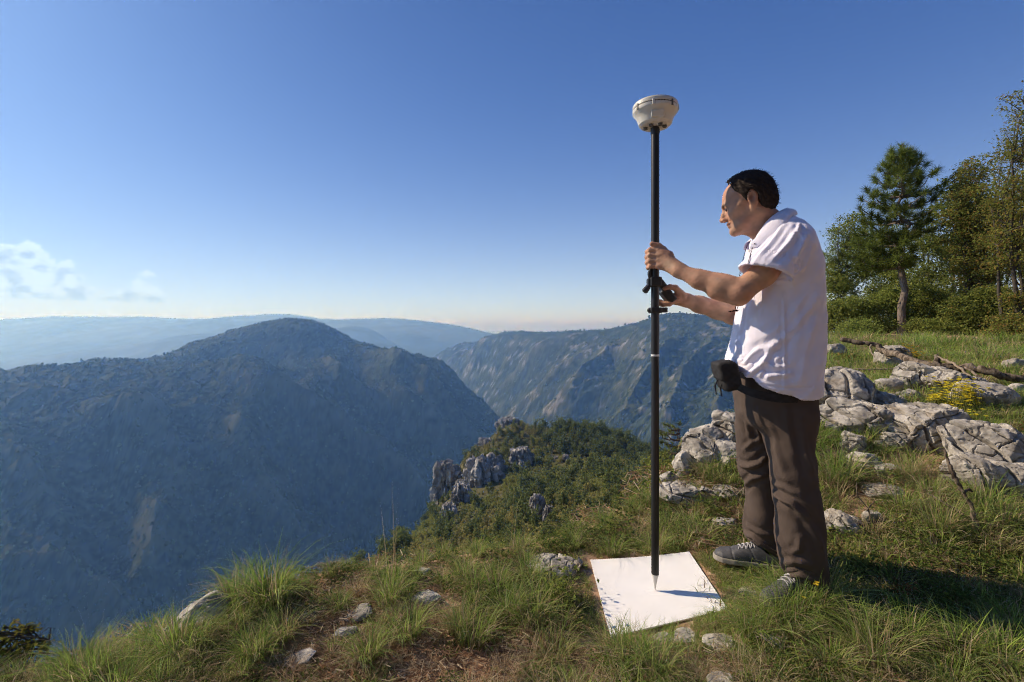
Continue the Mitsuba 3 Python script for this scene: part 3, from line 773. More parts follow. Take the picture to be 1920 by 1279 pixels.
# collar: a folded band round the neck, open at the front
def collar():
    """A folded band that stands round the neck and falls over the shirt, open at the throat."""
    top = PchipInterpolator(np.arange(9), np.array([at(1416, 449, 1.93), at(1427, 430, 1.925), at(1447, 407, 1.925), at(1468, 394, 1.95), at(1477, 391, 2.01), at(1469, 394, 2.07), at(1446, 408, 2.095), at(1424, 430, 2.085), at(1407, 452, 2.05)]))
    low = PchipInterpolator(np.arange(9), np.array([at(1409, 466, 1.90), at(1438, 455, 1.875), at(1464, 428, 1.87), at(1484, 405, 1.915), at(1491, 402, 2.01), at(1484, 405, 2.095), at(1458, 430, 2.14), at(1425, 455, 2.12), at(1399, 468, 2.04)]))
    t = np.linspace(0, 8, 64); A, Bq = top(t), low(t); c = A.mean(0); out = A - c; out[:, 2] = 0; out /= np.linalg.norm(out, axis=1, keepdims=True)
    rows = [A - out * .006 - [0, 0, .022], A - out * .003, A + [0, 0, .003], A + out * .004]
    for k in (.25, .5, .75, 1.0):
        rows.append(A * (1 - k) + Bq * k + out * (.006 + .008 * math.sin(k * 2.6)) + np.array([0, 0, .006 * math.sin(k * 3.1)]))
    rows.append(Bq + out * .006 - [0, 0, .003]); rows.append(A * .5 + Bq * .5 - [0, 0, .004])
    v = np.stack(rows, 1); k = v.shape[1]
    return v.reshape(-1, 3), grid_faces(len(t), k, True)


put(SHIRT + '__collar', collar(), 'mat_shirt', smooth=50)
scene['mat_button'] = rough(rgb(.7, .7, .68), .3, .5)
for py, px in ((470, 1405.5), (500, 1396.5)):
    put(SHIRT + '__button', tube([at(px, py, 1.93), at(px - 2, py, 1.929)], [.006, .005], 12), 'mat_button', smooth=30)

# ------------------------------------------------------------------ trousers
LEG_L = loft([(690, 1412, 1529, 1.95, .10), (735, 1416, 1529, 1.94, .105), (800, 1427, 1528, 1.93, .105), (850, 1437, 1527, 1.92, .100), (900, 1445, 1533, 1.91, .096), (930, 1449, 1540, 1.90, .096), (970, 1452, 1545, 1.90, .096),
              (1010, 1454, 1547, 1.90, .096), (1050, 1459, 1551, 1.905, .098), (1080, 1465, 1556, 1.91, .100), (1130, 1472, 1561, 1.91, .105)], 2.4)
LEG_R = loft([(690, 1379, 1480, 2.08, .10), (735, 1379, 1472, 2.09, .105), (800, 1380, 1470, 2.10, .10), (860, 1381, 1470, 2.11, .097), (890, 1387, 1470, 2.12, .095), (920, 1397, 1468, 2.13, .092), (950, 1396, 1465, 2.14, .092),
              (985, 1393, 1464, 2.15, .094), (1012, 1393, 1466, 2.16, .096), (1050, 1400, 1470, 2.17, .098)], 2.4)
PELVIS = loft([(680, 1384, 1527, 2.01, .165), (735, 1380, 1529, 2.01, .17), (770, 1382, 1527, 2.01, .17), (800, 1396, 1520, 2.01, .165)], 2.4)
TR_FOLDS_L = [([(1450, 922), (1462, 934), (1484, 944), (1512, 970)], .016, .011), ([(1446, 905), (1470, 915), (1500, 930)], .006, .010), ([(1455, 1000), (1470, 1030), (1500, 1052)], .009, .013), ([(1462, 1060), (1490, 1052), (1520, 1060)], .010, .012),
              ([(1464, 1082), (1500, 1080), (1540, 1092)], .010, .011), ([(1430, 770), (1452, 840), (1475, 900)], .006, .013), ([(1500, 790), (1512, 850), (1524, 900)], .007, .014), ([(1470, 745), (1478, 800), (1490, 850)], .004, .012),
              ([(1505, 965), (1530, 1000), (1545, 1040)], .008, .014), ([(1500, 1010), (1498, 1030), (1480, 1040)], .007, .010)]
TR_FOLDS_R = [([(1384, 868), (1402, 876), (1425, 868), (1442, 850)], .013, .010), ([(1396, 912), (1412, 896), (1436, 888)], .013, .011), ([(1392, 845), (1412, 830), (1432, 820)], .007, .010), ([(1394, 1000), (1410, 1008), (1430, 1024), (1452, 1034)], .012, .010),
              ([(1400, 985), (1425, 1000), (1450, 1004)], .008, .011), ([(1390, 755), (1402, 790), (1406, 830)], .007, .010), ([(1412, 748), (1420, 790), (1424, 830)], .008, .009)]


def trousers_sdf(p):
    L0 = L = LEG_L(p)
    R0 = R = LEG_R(p)
    zl = CAMZ - (1086 - HZ) / FOC * 1.86; fl = (p - at(1515, 1090, 1.91)) @ FACE
    L = smax(L, zl - .040 + fl * .42 - p[..., 2] + .006 * np.sin(fl * 55), .008)
    zr = CAMZ - (1026 - HZ) / FOC * 2.12; fr = (p - at(1430, 1030, 2.16)) @ FACE
    R = smax(R, zr - .010 + fr * .45 - p[..., 2] + .005 * np.sin(fr * 50), .008)
    L = smax(L, -np.maximum(L0 + .010, p[..., 2] - zl - .05), .004)
    R = smax(R, -np.maximum(R0 + .010, p[..., 2] - zr - .05), .004)
    d = smin(np.minimum(L, R), smax(PELVIS(p), -(p[..., 2] - .66), .02), .03)
    return smax(d, p[..., 2] - .97, .01)


def trouser_folds(v, n):
    nz = (meshkit.fbm(np.stack([v[:, 0] * 7, v[:, 1] * 7, v[:, 2] * 10], -1), 3, 17) - .5) * .022
    return nz + folds(v, drape(v, n, TR_FOLDS_L, LEG_L(v) < .012)) + folds(v, drape(v, n, TR_FOLDS_R, LEG_R(v) < .012))


tv, tf = displace(mesh_sdf(trousers_sdf, (.80, 1.66, .02), (1.40, 2.42, 1.0), .0056), trouser_folds)
scene['mat_trousers'] = {'type': 'twosided', 'b': {'type': 'bumpmap', 'scale': 1.0, 't': mikit.proc(lambda p, n, uv: (N(p.x * 300, p.y * 300, p.z * 300) + 1.5 * FB(p.x * 38, p.y * 38, p.z * 30, 3)) * 0.0012, 1e-3),
                                                   'b': {'type': 'principled', 'base_color': mikit.proc(lambda p, n, uv: MX((.062, .046, .039), (.098, .074, .063), FB(p.x * 18, p.y * 18, p.z * 14, 3))), 'roughness': 0.9, 'specular': 0.15, 'sheen': 0.25}}}
put(MAN + '__trousers', (tv, tf), 'mat_trousers', smooth=True)


# ------------------------------------------------------------------ shoes
def shoe(toe, heading, pitch=0.0):
    """toe: the place of the toe tip on the ground. Local frame: x forward, origin at the heel on the ground."""
    R = orient(heading) @ rot([0, 1, 0], pitch); L = .285
    o = np.asarray(toe) - R @ np.array([L, 0, 0])
    def half(x):
        return np.interp(x, [0, .03, .08, .14, .20, .25, .275, .285], [.022, .034, .036, .038, .047, .042, .026, .010])
    def upper(P):
        p = (P - o) @ R
        w = half(p[..., 0]); h = np.interp(p[..., 0], [0, .05, .11, .16, .21, .26, .285], [.085, .095, .095, .078, .058, .047, .03])
        d = ((np.abs(p[..., 1] / (w + .001)) ** 2.4 + np.abs((p[..., 2] - .018) / (h - .018)) ** 2.2) ** (1 / 2.3) - 1) * np.minimum(w, h * .6)
        d = smax(d, np.maximum(.016 - p[..., 2], np.maximum(-p[..., 0] + .002, p[..., 0] - .282)), .012)
        d = smax(d, -s_cone(p, (.055, 0, .13), (.060, 0, .075), .036, .030), .006)
        seam = np.minimum(np.abs(p[..., 0] - .205 - .3 * (p[..., 2] - .03)), np.abs(p[..., 0] - .10 - .5 * p[..., 2]))
        return d + .0018 * np.exp(-(seam / .003) ** 2)
    def sole(P):
        p = (P - o) @ R
        d = np.abs(p[..., 1]) - half(p[..., 0]) - .004
        return smax(smax(d, np.maximum(-p[..., 0] - .002, p[..., 0] - .288), .01), np.abs(p[..., 2] - .011) - .0115, .004)
    c = [o + R @ np.array([x, y, z]) for x in (-.02, .30) for y in (-.07, .07) for z in (-.02, .13)]
    lo, hi = np.min(c, 0), np.max(c, 0)
    laces = []
    for x in (.125, .142, .159, .176):
        z = np.interp(x, [.11, .16, .21], [.096, .079, .059]) + .001
        for s in (1, -1):
            a = np.linspace(-1, 1, 9)
            laces.append(tube([o + R @ np.array([x + s * .007 * t, .024 * t, z - .010 * t * t]) for t in a], .0028, 6))
    return mesh_sdf(upper, lo, hi, .003), mesh_sdf(sole, lo, hi, .003), cat(laces)


scene['mat_shoe'] = rough(mikit.proc(lambda p, n, uv: MX((.045, .045, .05), (.11, .11, .115), FB(p.x * 60, p.y * 60, p.z * 60, 3))), .6, .35)
scene['mat_sole'] = rough(mikit.proc(lambda p, n, uv: MX((.17, .15, .125), (.36, .335, .30), FB(p.x * 50, p.y * 50, p.z * 50, 3))), .7, .3)
scene['mat_lace'] = rough(rgb(.42, .41, .42), .8, .2)
for toe_px, heading, pitch, dz in (((1338, 1040, 2.19), (-.93, .36, 0), 0, 0.0), ((1432, 1130, 1.815), (-.86, -.32, 0), 2, 0.0)):
    t_ = at(*toe_px) - np.array([0, 0, .012])
    up_, so_, la_ = shoe(t_, heading, pitch)
    k = put(MAN + '__shoe', up_, 'mat_shoe', smooth=True, label='grey lace-up sneaker' + (' farther from us, beside the white board' if not dz and toe_px[0] < 1400 else ' nearer to us, half sunk in grass'))
    put(k + '__sole', so_, 'mat_sole', smooth=40)
    put(k + '__lace', la_, 'mat_lace', smooth=True)

# ------------------------------------------------------------------ what he carries
def pouch_sdf(P):
    R = orient(FACE) @ rot([0, 1, 0], 12); p = (P - at(1364, 704, 1.93)) @ R
    d = s_box(p, (0, 0, 0), (.034, .062, .058), None, .018)
    d = np.minimum(d, s_box(p, (.012, 0, .025), (.030, .064, .038), None, .014))
    return d - (meshkit.fbm(p * 40, 2, 3) - .5) * .008


scene['mat_black_fabric'] = rough(mikit.proc(lambda p, n, uv: MX((.010, .010, .012), (.035, .033, .033), FB(p.x * 90, p.y * 90, p.z * 90, 2))), .75, .3)
scene['mat_black_plastic'] = rough(mikit.proc(lambda p, n, uv: MX((.012, .012, .013), (.03, .03, .032), FB(p.x * 50, p.y * 50, p.z * 50, 2))), .42, .5)
c_ = at(1364, 704, 1.93)
WP = thing('waist_pouch', 'black pouch worn at the front of the man\'s belt, under his shirt hem', 'pouch')
put(WP + '__bag', mesh_sdf(pouch_sdf, c_ - .11, c_ + .11, .004), 'mat_black_fabric', smooth=True)
belt = PchipInterpolator(np.arange(5), np.array([at(1368, 712, 1.90), at(1390, 728, 1.86), at(1430, 742, 1.825), at(1480, 748, 1.82), at(1525, 742, 1.90)]))(np.linspace(0, 4, 24))
bv = np.stack([belt + np.array([0, 0, .016]), belt - np.array([0, 0, .016]), belt - np.array([0, 0, .016]) + AWAY * .006, belt + np.array([0, 0, .016]) + AWAY * .006], 1).reshape(-1, 3)
put(WP + '__strap', (bv, grid_faces(24, 4, True)), 'mat_black_fabric')
for s in (-.02, .03):
    q = at(1352, 712, 1.93) + np.array([0, s, 0])
    put(WP + '__cord', tube([q, q + np.array([-.012, 0, -.03]), q + np.array([-.006, 0, -.065])], [.003, .003, .002], 6), 'mat_black_fabric', smooth=True)

GL = thing('eyeglasses', 'thin-rimmed eyeglasses hanging on a dark cord against the man\'s shirt front', 'eyeglasses')
scene['mat_wire'] = {'type': 'roughconductor', 'material': 'Cr', 'alpha': 0.25}
scene['mat_cord'] = rough(rgb(.012, .010, .012), .6, .3)
scene['mat_lens'] = {'type': 'thindielectric'}
_cv = np.vstack([sv, collar()[0]]); _cn = np.vstack([trimesh.Trimesh(sv, sf, process=False).vertex_normals, trimesh.Trimesh(*collar(), process=False).vertex_normals])


def lay_cord(px, far=None):
    """A cord hanging over the near side of the shirt."""
    t = np.linspace(0, len(px) - 1, 26); xy = PchipInterpolator(np.arange(len(px)), np.array(px, float))(t)
    P = drape(_cv, _cn, [([tuple(q) for q in xy], 0, 0)], np.ones(len(_cv), bool))[0][0]
    d = np.array([q[2] for q in P]); d = np.minimum(d, np.convolve(np.pad(d, 2, 'edge'), np.ones(5) / 5, 'valid')) - .007
    return tube(np.array([at(q[0], q[1], k) for q, k in zip(xy, d)]), .0014, 6)


put(GL + '__cord', lay_cord([(1417, 452), (1410, 468), (1403, 492)]), 'mat_cord', smooth=True)
put(GL + '__cord', tube([at(1400, 463, 1.97), at(1394, 484, 1.96), at(1388, 508, 1.955), at(1384, 545, 1.93), at(1379, 580, 1.915)], .0014, 6), 'mat_cord', smooth=True)
put(GL + '__cord', tube([at(1386, 566, 1.885), at(1384, 574, 1.89), at(1381, 582, 1.90)], .0014, 6), 'mat_cord', smooth=True)
gc = at(1376, 583, 1.925); u_, w_ = np.array([.35, .94, 0]), np.array([-.93, .35, -.12])
for s in (-1, 1):
    a = np.linspace(0, 2 * np.pi, 25)
    ring = gc + s * u_ * .030 + np.cos(a)[:, None] * u_ * .024 + np.sin(a)[:, None] * w_ * .017
    k = put(GL + '__rim', tube(ring, .0012, 5, False), 'mat_wire', smooth=True)
    put(k + '__lens', (np.vstack([ring[:-1], ring[:-1].mean(0)[None]]), np.array([[i, (i + 1) % 24, 24] for i in range(24)])), 'mat_lens')
put(GL + '__bridge', tube([gc - u_ * .006, gc + np.array([0, 0, .004]), gc + u_ * .006], .0012, 5), 'mat_wire', smooth=True)
for s in (-1, 1):
    q = gc + s * u_ * .055
    put(GL + '__temple', tube([q, q - s * u_ * .02 - w_ * .012, q - s * u_ * .085 - w_ * .012 - np.array([0, 0, .004])], .0012, 5), 'mat_wire', smooth=True)
# ------------------------------------------------------------------ survey pole, receiver, controller, board
TIP = np.array([POLE[0], POLE[1], 0.0])


def zr(py):
    return CAMZ - (py - HZ) / FOC * 2.08


def lathe(profile, n=40, centre=(0, 0)):
    """profile: (radius, height) from the bottom up."""
    p = np.asarray(profile, float); a = np.arange(n) * 2 * np.pi / n
    v = np.stack([p[:, 0:1] * np.cos(a) + centre[0], p[:, 0:1] * np.sin(a) + centre[1], np.repeat(p[:, 1:2], n, 1)], -1).reshape(-1, 3)
    return v, grid_faces(len(p), n, True)[:, ::-1]


SP = thing('survey_pole', 'tall black survey pole held upright by the man, its metal tip on the board', 'survey pole')
scene['mat_carbon'] = rough(mikit.proc(lambda p, n, uv: MX((.010, .010, .012), (.026, .024, .024), FB(p.x * 80, p.y * 80, p.z * 9, 3))), .38, .5)
scene['mat_steel'] = rough(rgb(.66, .63, .59), .4, .5, metallic=.25)
scene['mat_white_ring'] = rough(rgb(.75, .75, .74), .4, .4)
put(SP + '__tube', lathe([(0, zr(664)), (.0170, zr(664)), (.0172, zr(662)), (.0172, zr(240)), (0, zr(239))], centre=POLE), 'mat_carbon', smooth=30)
put(SP + '__tube', lathe([(0, zr(1076)), (.0160, zr(1076)), (.0164, zr(1074)), (.0164, zr(668)), (0, zr(668))], centre=POLE), 'mat_carbon', smooth=30)
put(SP + '__ring', lathe([(0, zr(668)), (.0178, zr(668)), (.0178, zr(664.5)), (0, zr(664.5))], centre=POLE), 'mat_white_ring', smooth=30)
put(SP + '__point', lathe([(0, zr(1107)), (.0022, zr(1106)), (.0048, zr(1098)), (.0135, zr(1078.5)), (.0162, zr(1078)), (.0166, zr(1076)), (.0150, zr(1075.5)), (0, zr(1075))], centre=POLE), 'mat_steel', smooth=30)
put(SP + '__collar', lathe([(0, zr(252)), (.0185, zr(252)), (.0195, zr(250)), (.0195, zr(241)), (.012, zr(238)), (0, zr(238))], centre=POLE), 'mat_black_plastic', smooth=30)
P3 = lambda dx, dy, py: np.array([POLE[0] + dx, POLE[1] + dy, zr(py)])      # noqa: E731


def solid(parts, lo, hi, h=.002):
    def f(p):
        d = None
        for q in parts:
            e = q(p); d = e if d is None else smin(d, e, .002)
        return d
    return mesh_sdf(f, lo, hi, h)


# clamp that carries the controller, with its two knobs
put(SP + '__clamp', solid([lambda p: s_box(p, P3(0, 0, 529), (.024, .024, .021), None, .005), lambda p: s_box(p, P3(-.024, .002, 530), (.010, .014, .018), None, .003), lambda p: s_box(p, P3(.028, .018, 532), (.016, .010, .012), None, .003)],
                          P3(-.06, -.05, 560), P3(.08, .08, 500)), 'mat_black_plastic', smooth=35)
k_ = put(SP + '__knob', tube([P3(-.030, -.002, 538), P3(-.046, -.004, 546), P3(-.0485, -.0045, 547)], [.012, .0135, .011], 14), 'mat_black_plastic', smooth=35)
put(k_ + '__shaft', tube([P3(-.018, 0, 531), P3(-.034, -.002, 540)], .006, 10), 'mat_steel', smooth=True)
put(SP + '__lever', tube([P3(-.020, -.004, 526), P3(-.026, -.006, 514), P3(-.022, -.008, 503)], [.008, .009, .006], 10), 'mat_black_plastic', smooth=True)
put(SP + '__level_holder', solid([lambda p: s_box(p, P3(0, 0, 582), (.0235, .0235, .0125), None, .004), lambda p: s_box(p, P3(.030, -.004, 581.5), (.020, .014, .011), None, .003), lambda p: s_cone(p, P3(-.022, -.004, 582), P3(-.027, -.004, 582), .009, .009)],
                                 P3(-.06, -.05, 600), P3(.08, .06, 562)), 'mat_black_plastic', smooth=35)

RC = thing('satellite_receiver', 'round pale grey satellite receiver on top of the survey pole', 'GNSS receiver')
scene['mat_shell'] = rough(mikit.proc(lambda p, n, uv: MX((.58, .56, .50), (.66, .64, .58), FB(p.x * 40, p.y * 40, p.z * 40, 3))), .38, .45)
scene['mat_shell_dark'] = rough(rgb(.10, .095, .085), .5, .4)
z0 = zr(239)
put(RC + '__shell', lathe([(0, z0 + .001), (.046, z0 + .001), (.060, z0 + .004), (.069, z0 + .012), (.074, z0 + .028), (.081, z0 + .046), (.0925, z0 + .058), (.0950, z0 + .064), (.0950, z0 + .074), (.092, z0 + .0755), (0, z0 + .0755)], 72, POLE), 'mat_shell', smooth=25)
put(RC + '__lid', lathe([(0, z0 + .0785), (.0935, z0 + .0785), (.0950, z0 + .080), (.0945, z0 + .092), (.090, z0 + .099), (.078, z0 + .105), (.050, z0 + .111), (.02, z0 + .113), (0, z0 + .1132)], 72, POLE), 'mat_shell', smooth=25)
put(RC + '__gasket', lathe([(0, z0 + .0752), (.0930, z0 + .0752), (.0930, z0 + .0788), (0, z0 + .0788)], 72, POLE), 'mat_shell_dark', smooth=25)
for a in (205, 250, 300, 340, 60, 130):
    dr3 = np.array([math.cos(math.radians(a)), math.sin(math.radians(a)), 0]); c3 = np.array([POLE[0], POLE[1], z0 + .072]) + dr3 * .0945
    put(RC + '__latch', mesh_sdf(lambda p: s_box(p, c3, (.0035, .005, .013), orient(dr3), .002), c3 - .02, c3 + .02, .002), 'mat_shell_dark' if a in (205, 300) else 'mat_shell', smooth=35)
for a, rr in ((230, .040), (285, .042), (330, .040), (170, .041)):
    c3 = np.array([POLE[0] + rr * math.cos(math.radians(a)), POLE[1] + rr * math.sin(math.radians(a))])
    put(RC + '__port', lathe([(0, z0 - .008), (.008, z0 - .008), (.0095, z0 - .006), (.0095, z0 + .0012), (0, z0 + .0012)], 16, c3), 'mat_shell_dark', smooth=30)
# recess with the label plate on the flank that faces us
dr3 = np.array([-.15, -.988, 0]); c3 = np.array([POLE[0], POLE[1], z0 + .030]) + dr3 * .0735
put(RC + '__cover', mesh_sdf(lambda p: s_box(p, c3, (.006, .026, .015), orient(dr3) @ rot([0, 1, 0], 22), .005), c3 - .04, c3 + .04, .002), 'mat_shell', smooth=35)

HC = thing('handheld_controller', 'black handheld controller clamped to the pole, held in the man\'s right hand', 'controller')
hc = at(1247, 546, 2.128); Rc = orient((.80, -.06, .60)); 
put(HC + '__case', mesh_sdf(lambda p: np.minimum(s_box(p, hc, (.015, .040, .056), Rc, .008), s_box(p, hc - Rc[:, 0] * .012 + Rc[:, 2] * -.018, (.012, .032, .030), Rc, .008)), hc - .09, hc + .09, .003), 'mat_black_plastic', smooth=40)
scene['mat_screen'] = {'type': 'principled', 'base_color': rgb(.03, .04, .05), 'roughness': .08, 'specular': .6}
put(HC + '__screen', mesh_sdf(lambda p: s_box(p, hc + Rc[:, 0] * .0145 + Rc[:, 2] * .012, (.002, .030, .034), Rc, .001), hc - .09, hc + .09, .002), 'mat_screen', smooth=30)

# white board under the pole tip
BC = np.array([[.3855, 2.3601, -.0057], [.8523, 2.3104, .0568], [.8615, 1.9144, .0182], [.3821, 1.8588, -.0567]])


def board():
    u, v = np.meshgrid(np.linspace(0, 1, 41), np.linspace(0, 1, 41), indexing='ij')
    top = ((1 - u) * (1 - v))[..., None] * BC[0] + (u * (1 - v))[..., None] * BC[1] + (u * v)[..., None] * BC[2] + ((1 - u) * v)[..., None] * BC[3]
    top[..., 2] += .006 * (u - .5) ** 2 * 4 * (1 - v) - .004
    bot = top - np.array([0, 0, .006])
    n = 41 * 41; f = grid_faces(41, 41)
    V = np.vstack([top.reshape(-1, 3), bot.reshape(-1, 3)])
    i = np.arange(40)
    rim = []
    for a in (i * 41, i * 41 + 40, i, 40 * 41 + i):
        b = a + (41 if a[1] - a[0] == 41 else 1)
        rim += [np.stack([a, b, b + n], 1), np.stack([a, b + n, a + n], 1)]
    return V, np.vstack([f, f[:, ::-1] + n, *rim])


scene['mat_board'] = rough(mikit.proc(lambda p, n, uv: MX((.80, .79, .78), (.86, .85, .85), FB(p.x * 9, p.y * 9, p.z * 9, 3))), .55, .3)
put('target_board', board(), 'mat_board', label='white square board lying in the grass under the pole tip', category='board')
# ------------------------------------------------------------------ where a pixel's ray meets the cliff-top ground
_hd = np.exp(np.linspace(math.log(0.7), math.log(40), 160))


def hit(px, py):
    """Depths at which rays through pixels meet the ground (nan where they do not)."""
    px, py = np.atleast_1d(np.asarray(px, float)), np.atleast_1d(np.asarray(py, float))
    X = (px[:, None] - 960) / FOC * _hd; Z = CAMZ - (py[:, None] - HZ) / FOC * _hd
    g = Z - H(X, np.broadcast_to(_hd, X.shape))
    below = g < 0; i = below.argmax(1); ok = below.any(1) & (i > 0)
    j = np.maximum(i, 1); r = np.arange(len(px)); a, b = g[r, j - 1], g[r, j]
    d = _hd[j - 1] + (_hd[j] - _hd[j - 1]) * a / np.where(np.abs(a - b) < 1e-12, 1, a - b)
    return np.where(ok, d, np.nan)


# ------------------------------------------------------------------ limestone
def stone_fn(p, n, uv):
    w = FB(p.x * 5, p.y * 5, p.z * 5, 3); a = FB(p.x * 16 + w * 3, p.y * 16, p.z * 16, 4); b = FB(p.x * 55, p.y * 55, p.z * 55, 3)
    c = MX((0.24, 0.22, 0.195), (0.46, 0.43, 0.385), SS(0.30, 0.68, a))
    c = MX(c, (0.58, 0.55, 0.50), SS(0.55, 0.75, w) * 0.45)
    c = MX(c, (0.11, 0.10, 0.095), SS(0.56, 0.72, b) * 0.55)
    return MX(c, (0.33, 0.25, 0.16), SS(0.60, 0.75, FB(p.x * 8 + 9, p.y * 8, p.z * 8, 3)) * 0.35)


scene['mat_stone'] = {'type': 'twosided', 'b': {'type': 'bumpmap', 'scale': 1.0, 't': mikit.proc(lambda p, n, uv: FB(p.x * 42, p.y * 42, p.z * 42, 4) * 0.007, 1.5e-3), 'b': {'type': 'principled', 'base_color': mikit.proc(stone_fn), 'roughness': 0.9, 'specular': 0.2}}}
ROCKS = []                 # (x, y, radius) for the plants to keep off


def rock_mesh(seed, size, sub=4, crack=None, rough_=1.0, tilt=0.0, columns=0.0):
    """An angular weathered limestone block of the given size (x, y, z), cracks across the direction crack."""
    g = np.random.default_rng(seed); m = trimesh.creation.icosphere(sub); d = np.array(m.vertices)
    nk = 15; nn = g.normal(size=(nk, 3)); nn /= np.linalg.norm(nn, axis=1, keepdims=True); nn[0] = (g.normal() * .15, g.normal() * .15, 1); nn[0] /= np.linalg.norm(nn[0])
    h = g.uniform(.66, .96, nk); h[0] = .80
    r = np.full(len(d), 1.0)
    for k in range(nk):
        c = d @ nn[k]; r = smin(r, np.where(c > .05, h[k] / np.maximum(c, .05), 9), .03)
    size = np.asarray(size, float); v = d * r[:, None] * size
    n = trimesh.Trimesh(v, m.faces, process=False).vertex_normals
    s = float(np.mean(size)); o = g.uniform(-50, 50, 3)
    q = v / s
    bump = (meshkit.fbm(q * 1.5 + o, 3, seed) - .5) * .24 + (meshkit.fbm(q * 5 + o, 3, seed + 3) - .5) * .085
    rid = 1 - np.abs(2 * meshkit.fbm(q * 2.3 + o, 3, seed + 9) - 1)
    bump -= np.clip((rid - .95) / .05, 0, 1) * .06
    if crack is not None:
        cd = np.asarray(crack, float); cd /= np.linalg.norm(cd)
        c = q @ cd * 2.2 + (meshkit.fbm(q * 1.1 + o, 2, seed + 5) - .5) * 1.2; fr = np.abs((c % 1) - .5) * 2
        deep = meshkit.noise(np.stack([np.floor(c), 0 * c, 0 * c], -1), seed)
        bump -= np.clip((fr - .80) / .2, 0, 1) ** .7 * .30 * (.25 + deep); bump += ((np.floor(c) * 0.37) % 1 - .5) * .10
        c2 = q @ np.cross(cd, [.3, .8, .5]) * 2.2 + (meshkit.fbm(q * 1.3 - o, 2, seed + 6) - .5) * 1.8; f2 = np.abs((c2 % 1) - .5) * 2
        bump -= np.clip((f2 - .88) / .12, 0, 1) * .13
    if columns:
        bump += columns * ((1 - np.abs(2 * meshkit.fbm(q * np.array([3.6, 3.6, .8]) + o, 3, seed + 12) - 1)) - .75) + columns * .6 * (meshkit.fbm(q * np.array([9, 9, 2.2]) - o, 3, seed + 13) - .5)
    v = v + n * (bump * s * rough_)[:, None]
    if tilt:
        v = v @ rot([0, 1, 0], tilt).T
    return v, np.array(m.faces)


def rock(px, py, w, h, label, sub=4, crack=None, tilt=0.0, deep=1.0, D=None, seed=None, group=None, sink=.30):
    """A rock whose foot is seen at (px, py), w x h pixels large."""
    D = D if D is not None else float(hit(px, py)[0])
    wm, hm = w / FOC * D, h / FOC * D
    seed = seed if seed is not None else int(px * 7 + py)
    if py > 1000:
        sink = .55; hm *= max(.45, 1 - 1.0 * math.sin(math.atan((py - HZ) / FOC)))
    c = at(px, py, D); hz = hm * .5 * (1 + sink); dy = max(wm * .42, hm * .6) * deep
    v, f = rock_mesh(seed, (wm * .56, dy, hz), sub, crack, 1.0, tilt)
    pos = np.array([c[0] * (D + dy * .55) / D, D + dy * .55, 0]); pos[2] = c[2] + hz * (1 - 2 * sink / (1 + sink))
    ROCKS.append((pos[0], pos[1], max(wm * .45, dy * .7)))
    return put('rock', (v + pos, f), 'mat_stone', smooth=38, label=label, category='rock', group=group)


DIP = (.80, .15, .45)
rock(1612, 822, 158, 72, 'long pale slab at the left end of the big cracked outcrop', 5, DIP, 6)
rock(1732, 850, 150, 100, 'big grey boulder split by deep slanting cracks amid the outcrop', 6, (.85, .1, .42), 8)
rock(1680, 846, 70, 38, 'low block wedged at the foot of the split boulder', 4, DIP)
rock(1838, 884, 150, 100, 'rounded grey boulder at the right end of the big cracked outcrop', 5, DIP, 14)
rock(1912, 890, 80, 46, 'grey rock cut by the right picture edge, beside the outcrop', 4, DIP)
rock(1583, 782, 145, 100, 'tall craggy boulder close behind the man\'s back, its right side in shadow', 5, (.9, .1, -.25), -8)
rock(1645, 768, 90, 36, 'low ledge running out to the right from the tall craggy boulder', 4, DIP, 8)
rock(1728, 733, 92, 56, 'pale domed boulder under the fallen branch', 5, (.9, .2, .3), 4)
rock(1792, 738, 100, 46, 'long pale boulder to the right of the domed one, under the fallen branch', 5, DIP, 8)
rock(1838, 762, 112, 50, 'smooth grey boulder above the yellow flowers', 5, None, 8)
rock(1672, 690, 58, 46, 'small dark knob of rock under the bend of the fallen branch', 4, DIP)
rock(1562, 672, 44, 30, 'small pale rock in scrub just right of the man\'s back', 4)
rock(1668, 738, 52, 30, 'small grey rock in front of the domed boulder', 4)
rock(1700, 752, 44, 22, 'little flat rock below the domed boulder', 4)
rock(1597, 852, 54, 42, 'small pointed pyramid-shaped rock in front of the slab', 4, (.4, .1, .9))
rock(1622, 886, 70, 36, 'broken flat rock below the pyramid-shaped rock', 4, (.2, .1, .95))
rock(1662, 896, 52, 24, 'little pale stone right of the broken flat rock', 4)
rock(1828, 926, 95, 76, 'layered grey rock at right, behind the upright dead twig', 5, (.9, .1, .4), 16)
rock(1893, 928, 95, 66, 'layered grey rock at the right edge, next to the one behind the twig', 5, (.9, .1, .4), 16)
rock(1655, 936, 78, 22, 'flat stone almost buried in grass, right of the man\'s knees', 4)
rock(1584, 1004, 84, 66, 'white and grey furrowed rock at the man\'s calf, with twigs in front', 5, (.9, .1, .5), 18)
rock(1635, 985, 36, 26, 'small white stone beside the furrowed rock', 4)
rock(1318, 878, 80, 80, 'rounded lumpy rock in the pile left of the man\'s legs', 5, (.5, .2, .8))
rock(1366, 850, 76, 82, 'topmost rock of the pile, touching the man\'s trousers from behind', 5, (.4, .2, .9))
rock(1362, 876, 62, 50, 'smooth block in the lower right of the rock pile', 4)
rock(1281, 896, 46, 52, 'pale upright block at the left end of the rock pile', 4)
rock(1255, 914, 32, 30, 'small stone at the far left of the rock pile, beside the pole', 4)
rock(1288, 944, 118, 34, 'flat layered slab lying in front of the rock pile', 5, (.15, .1, 1))
rock(1372, 938, 82, 28, 'flat slab just left of the man\'s knees', 4, (.15, .1, 1))
rock(372, 1186, 128, 96, 'slanting bare rock on the brink at lower left', 5, None, -26)
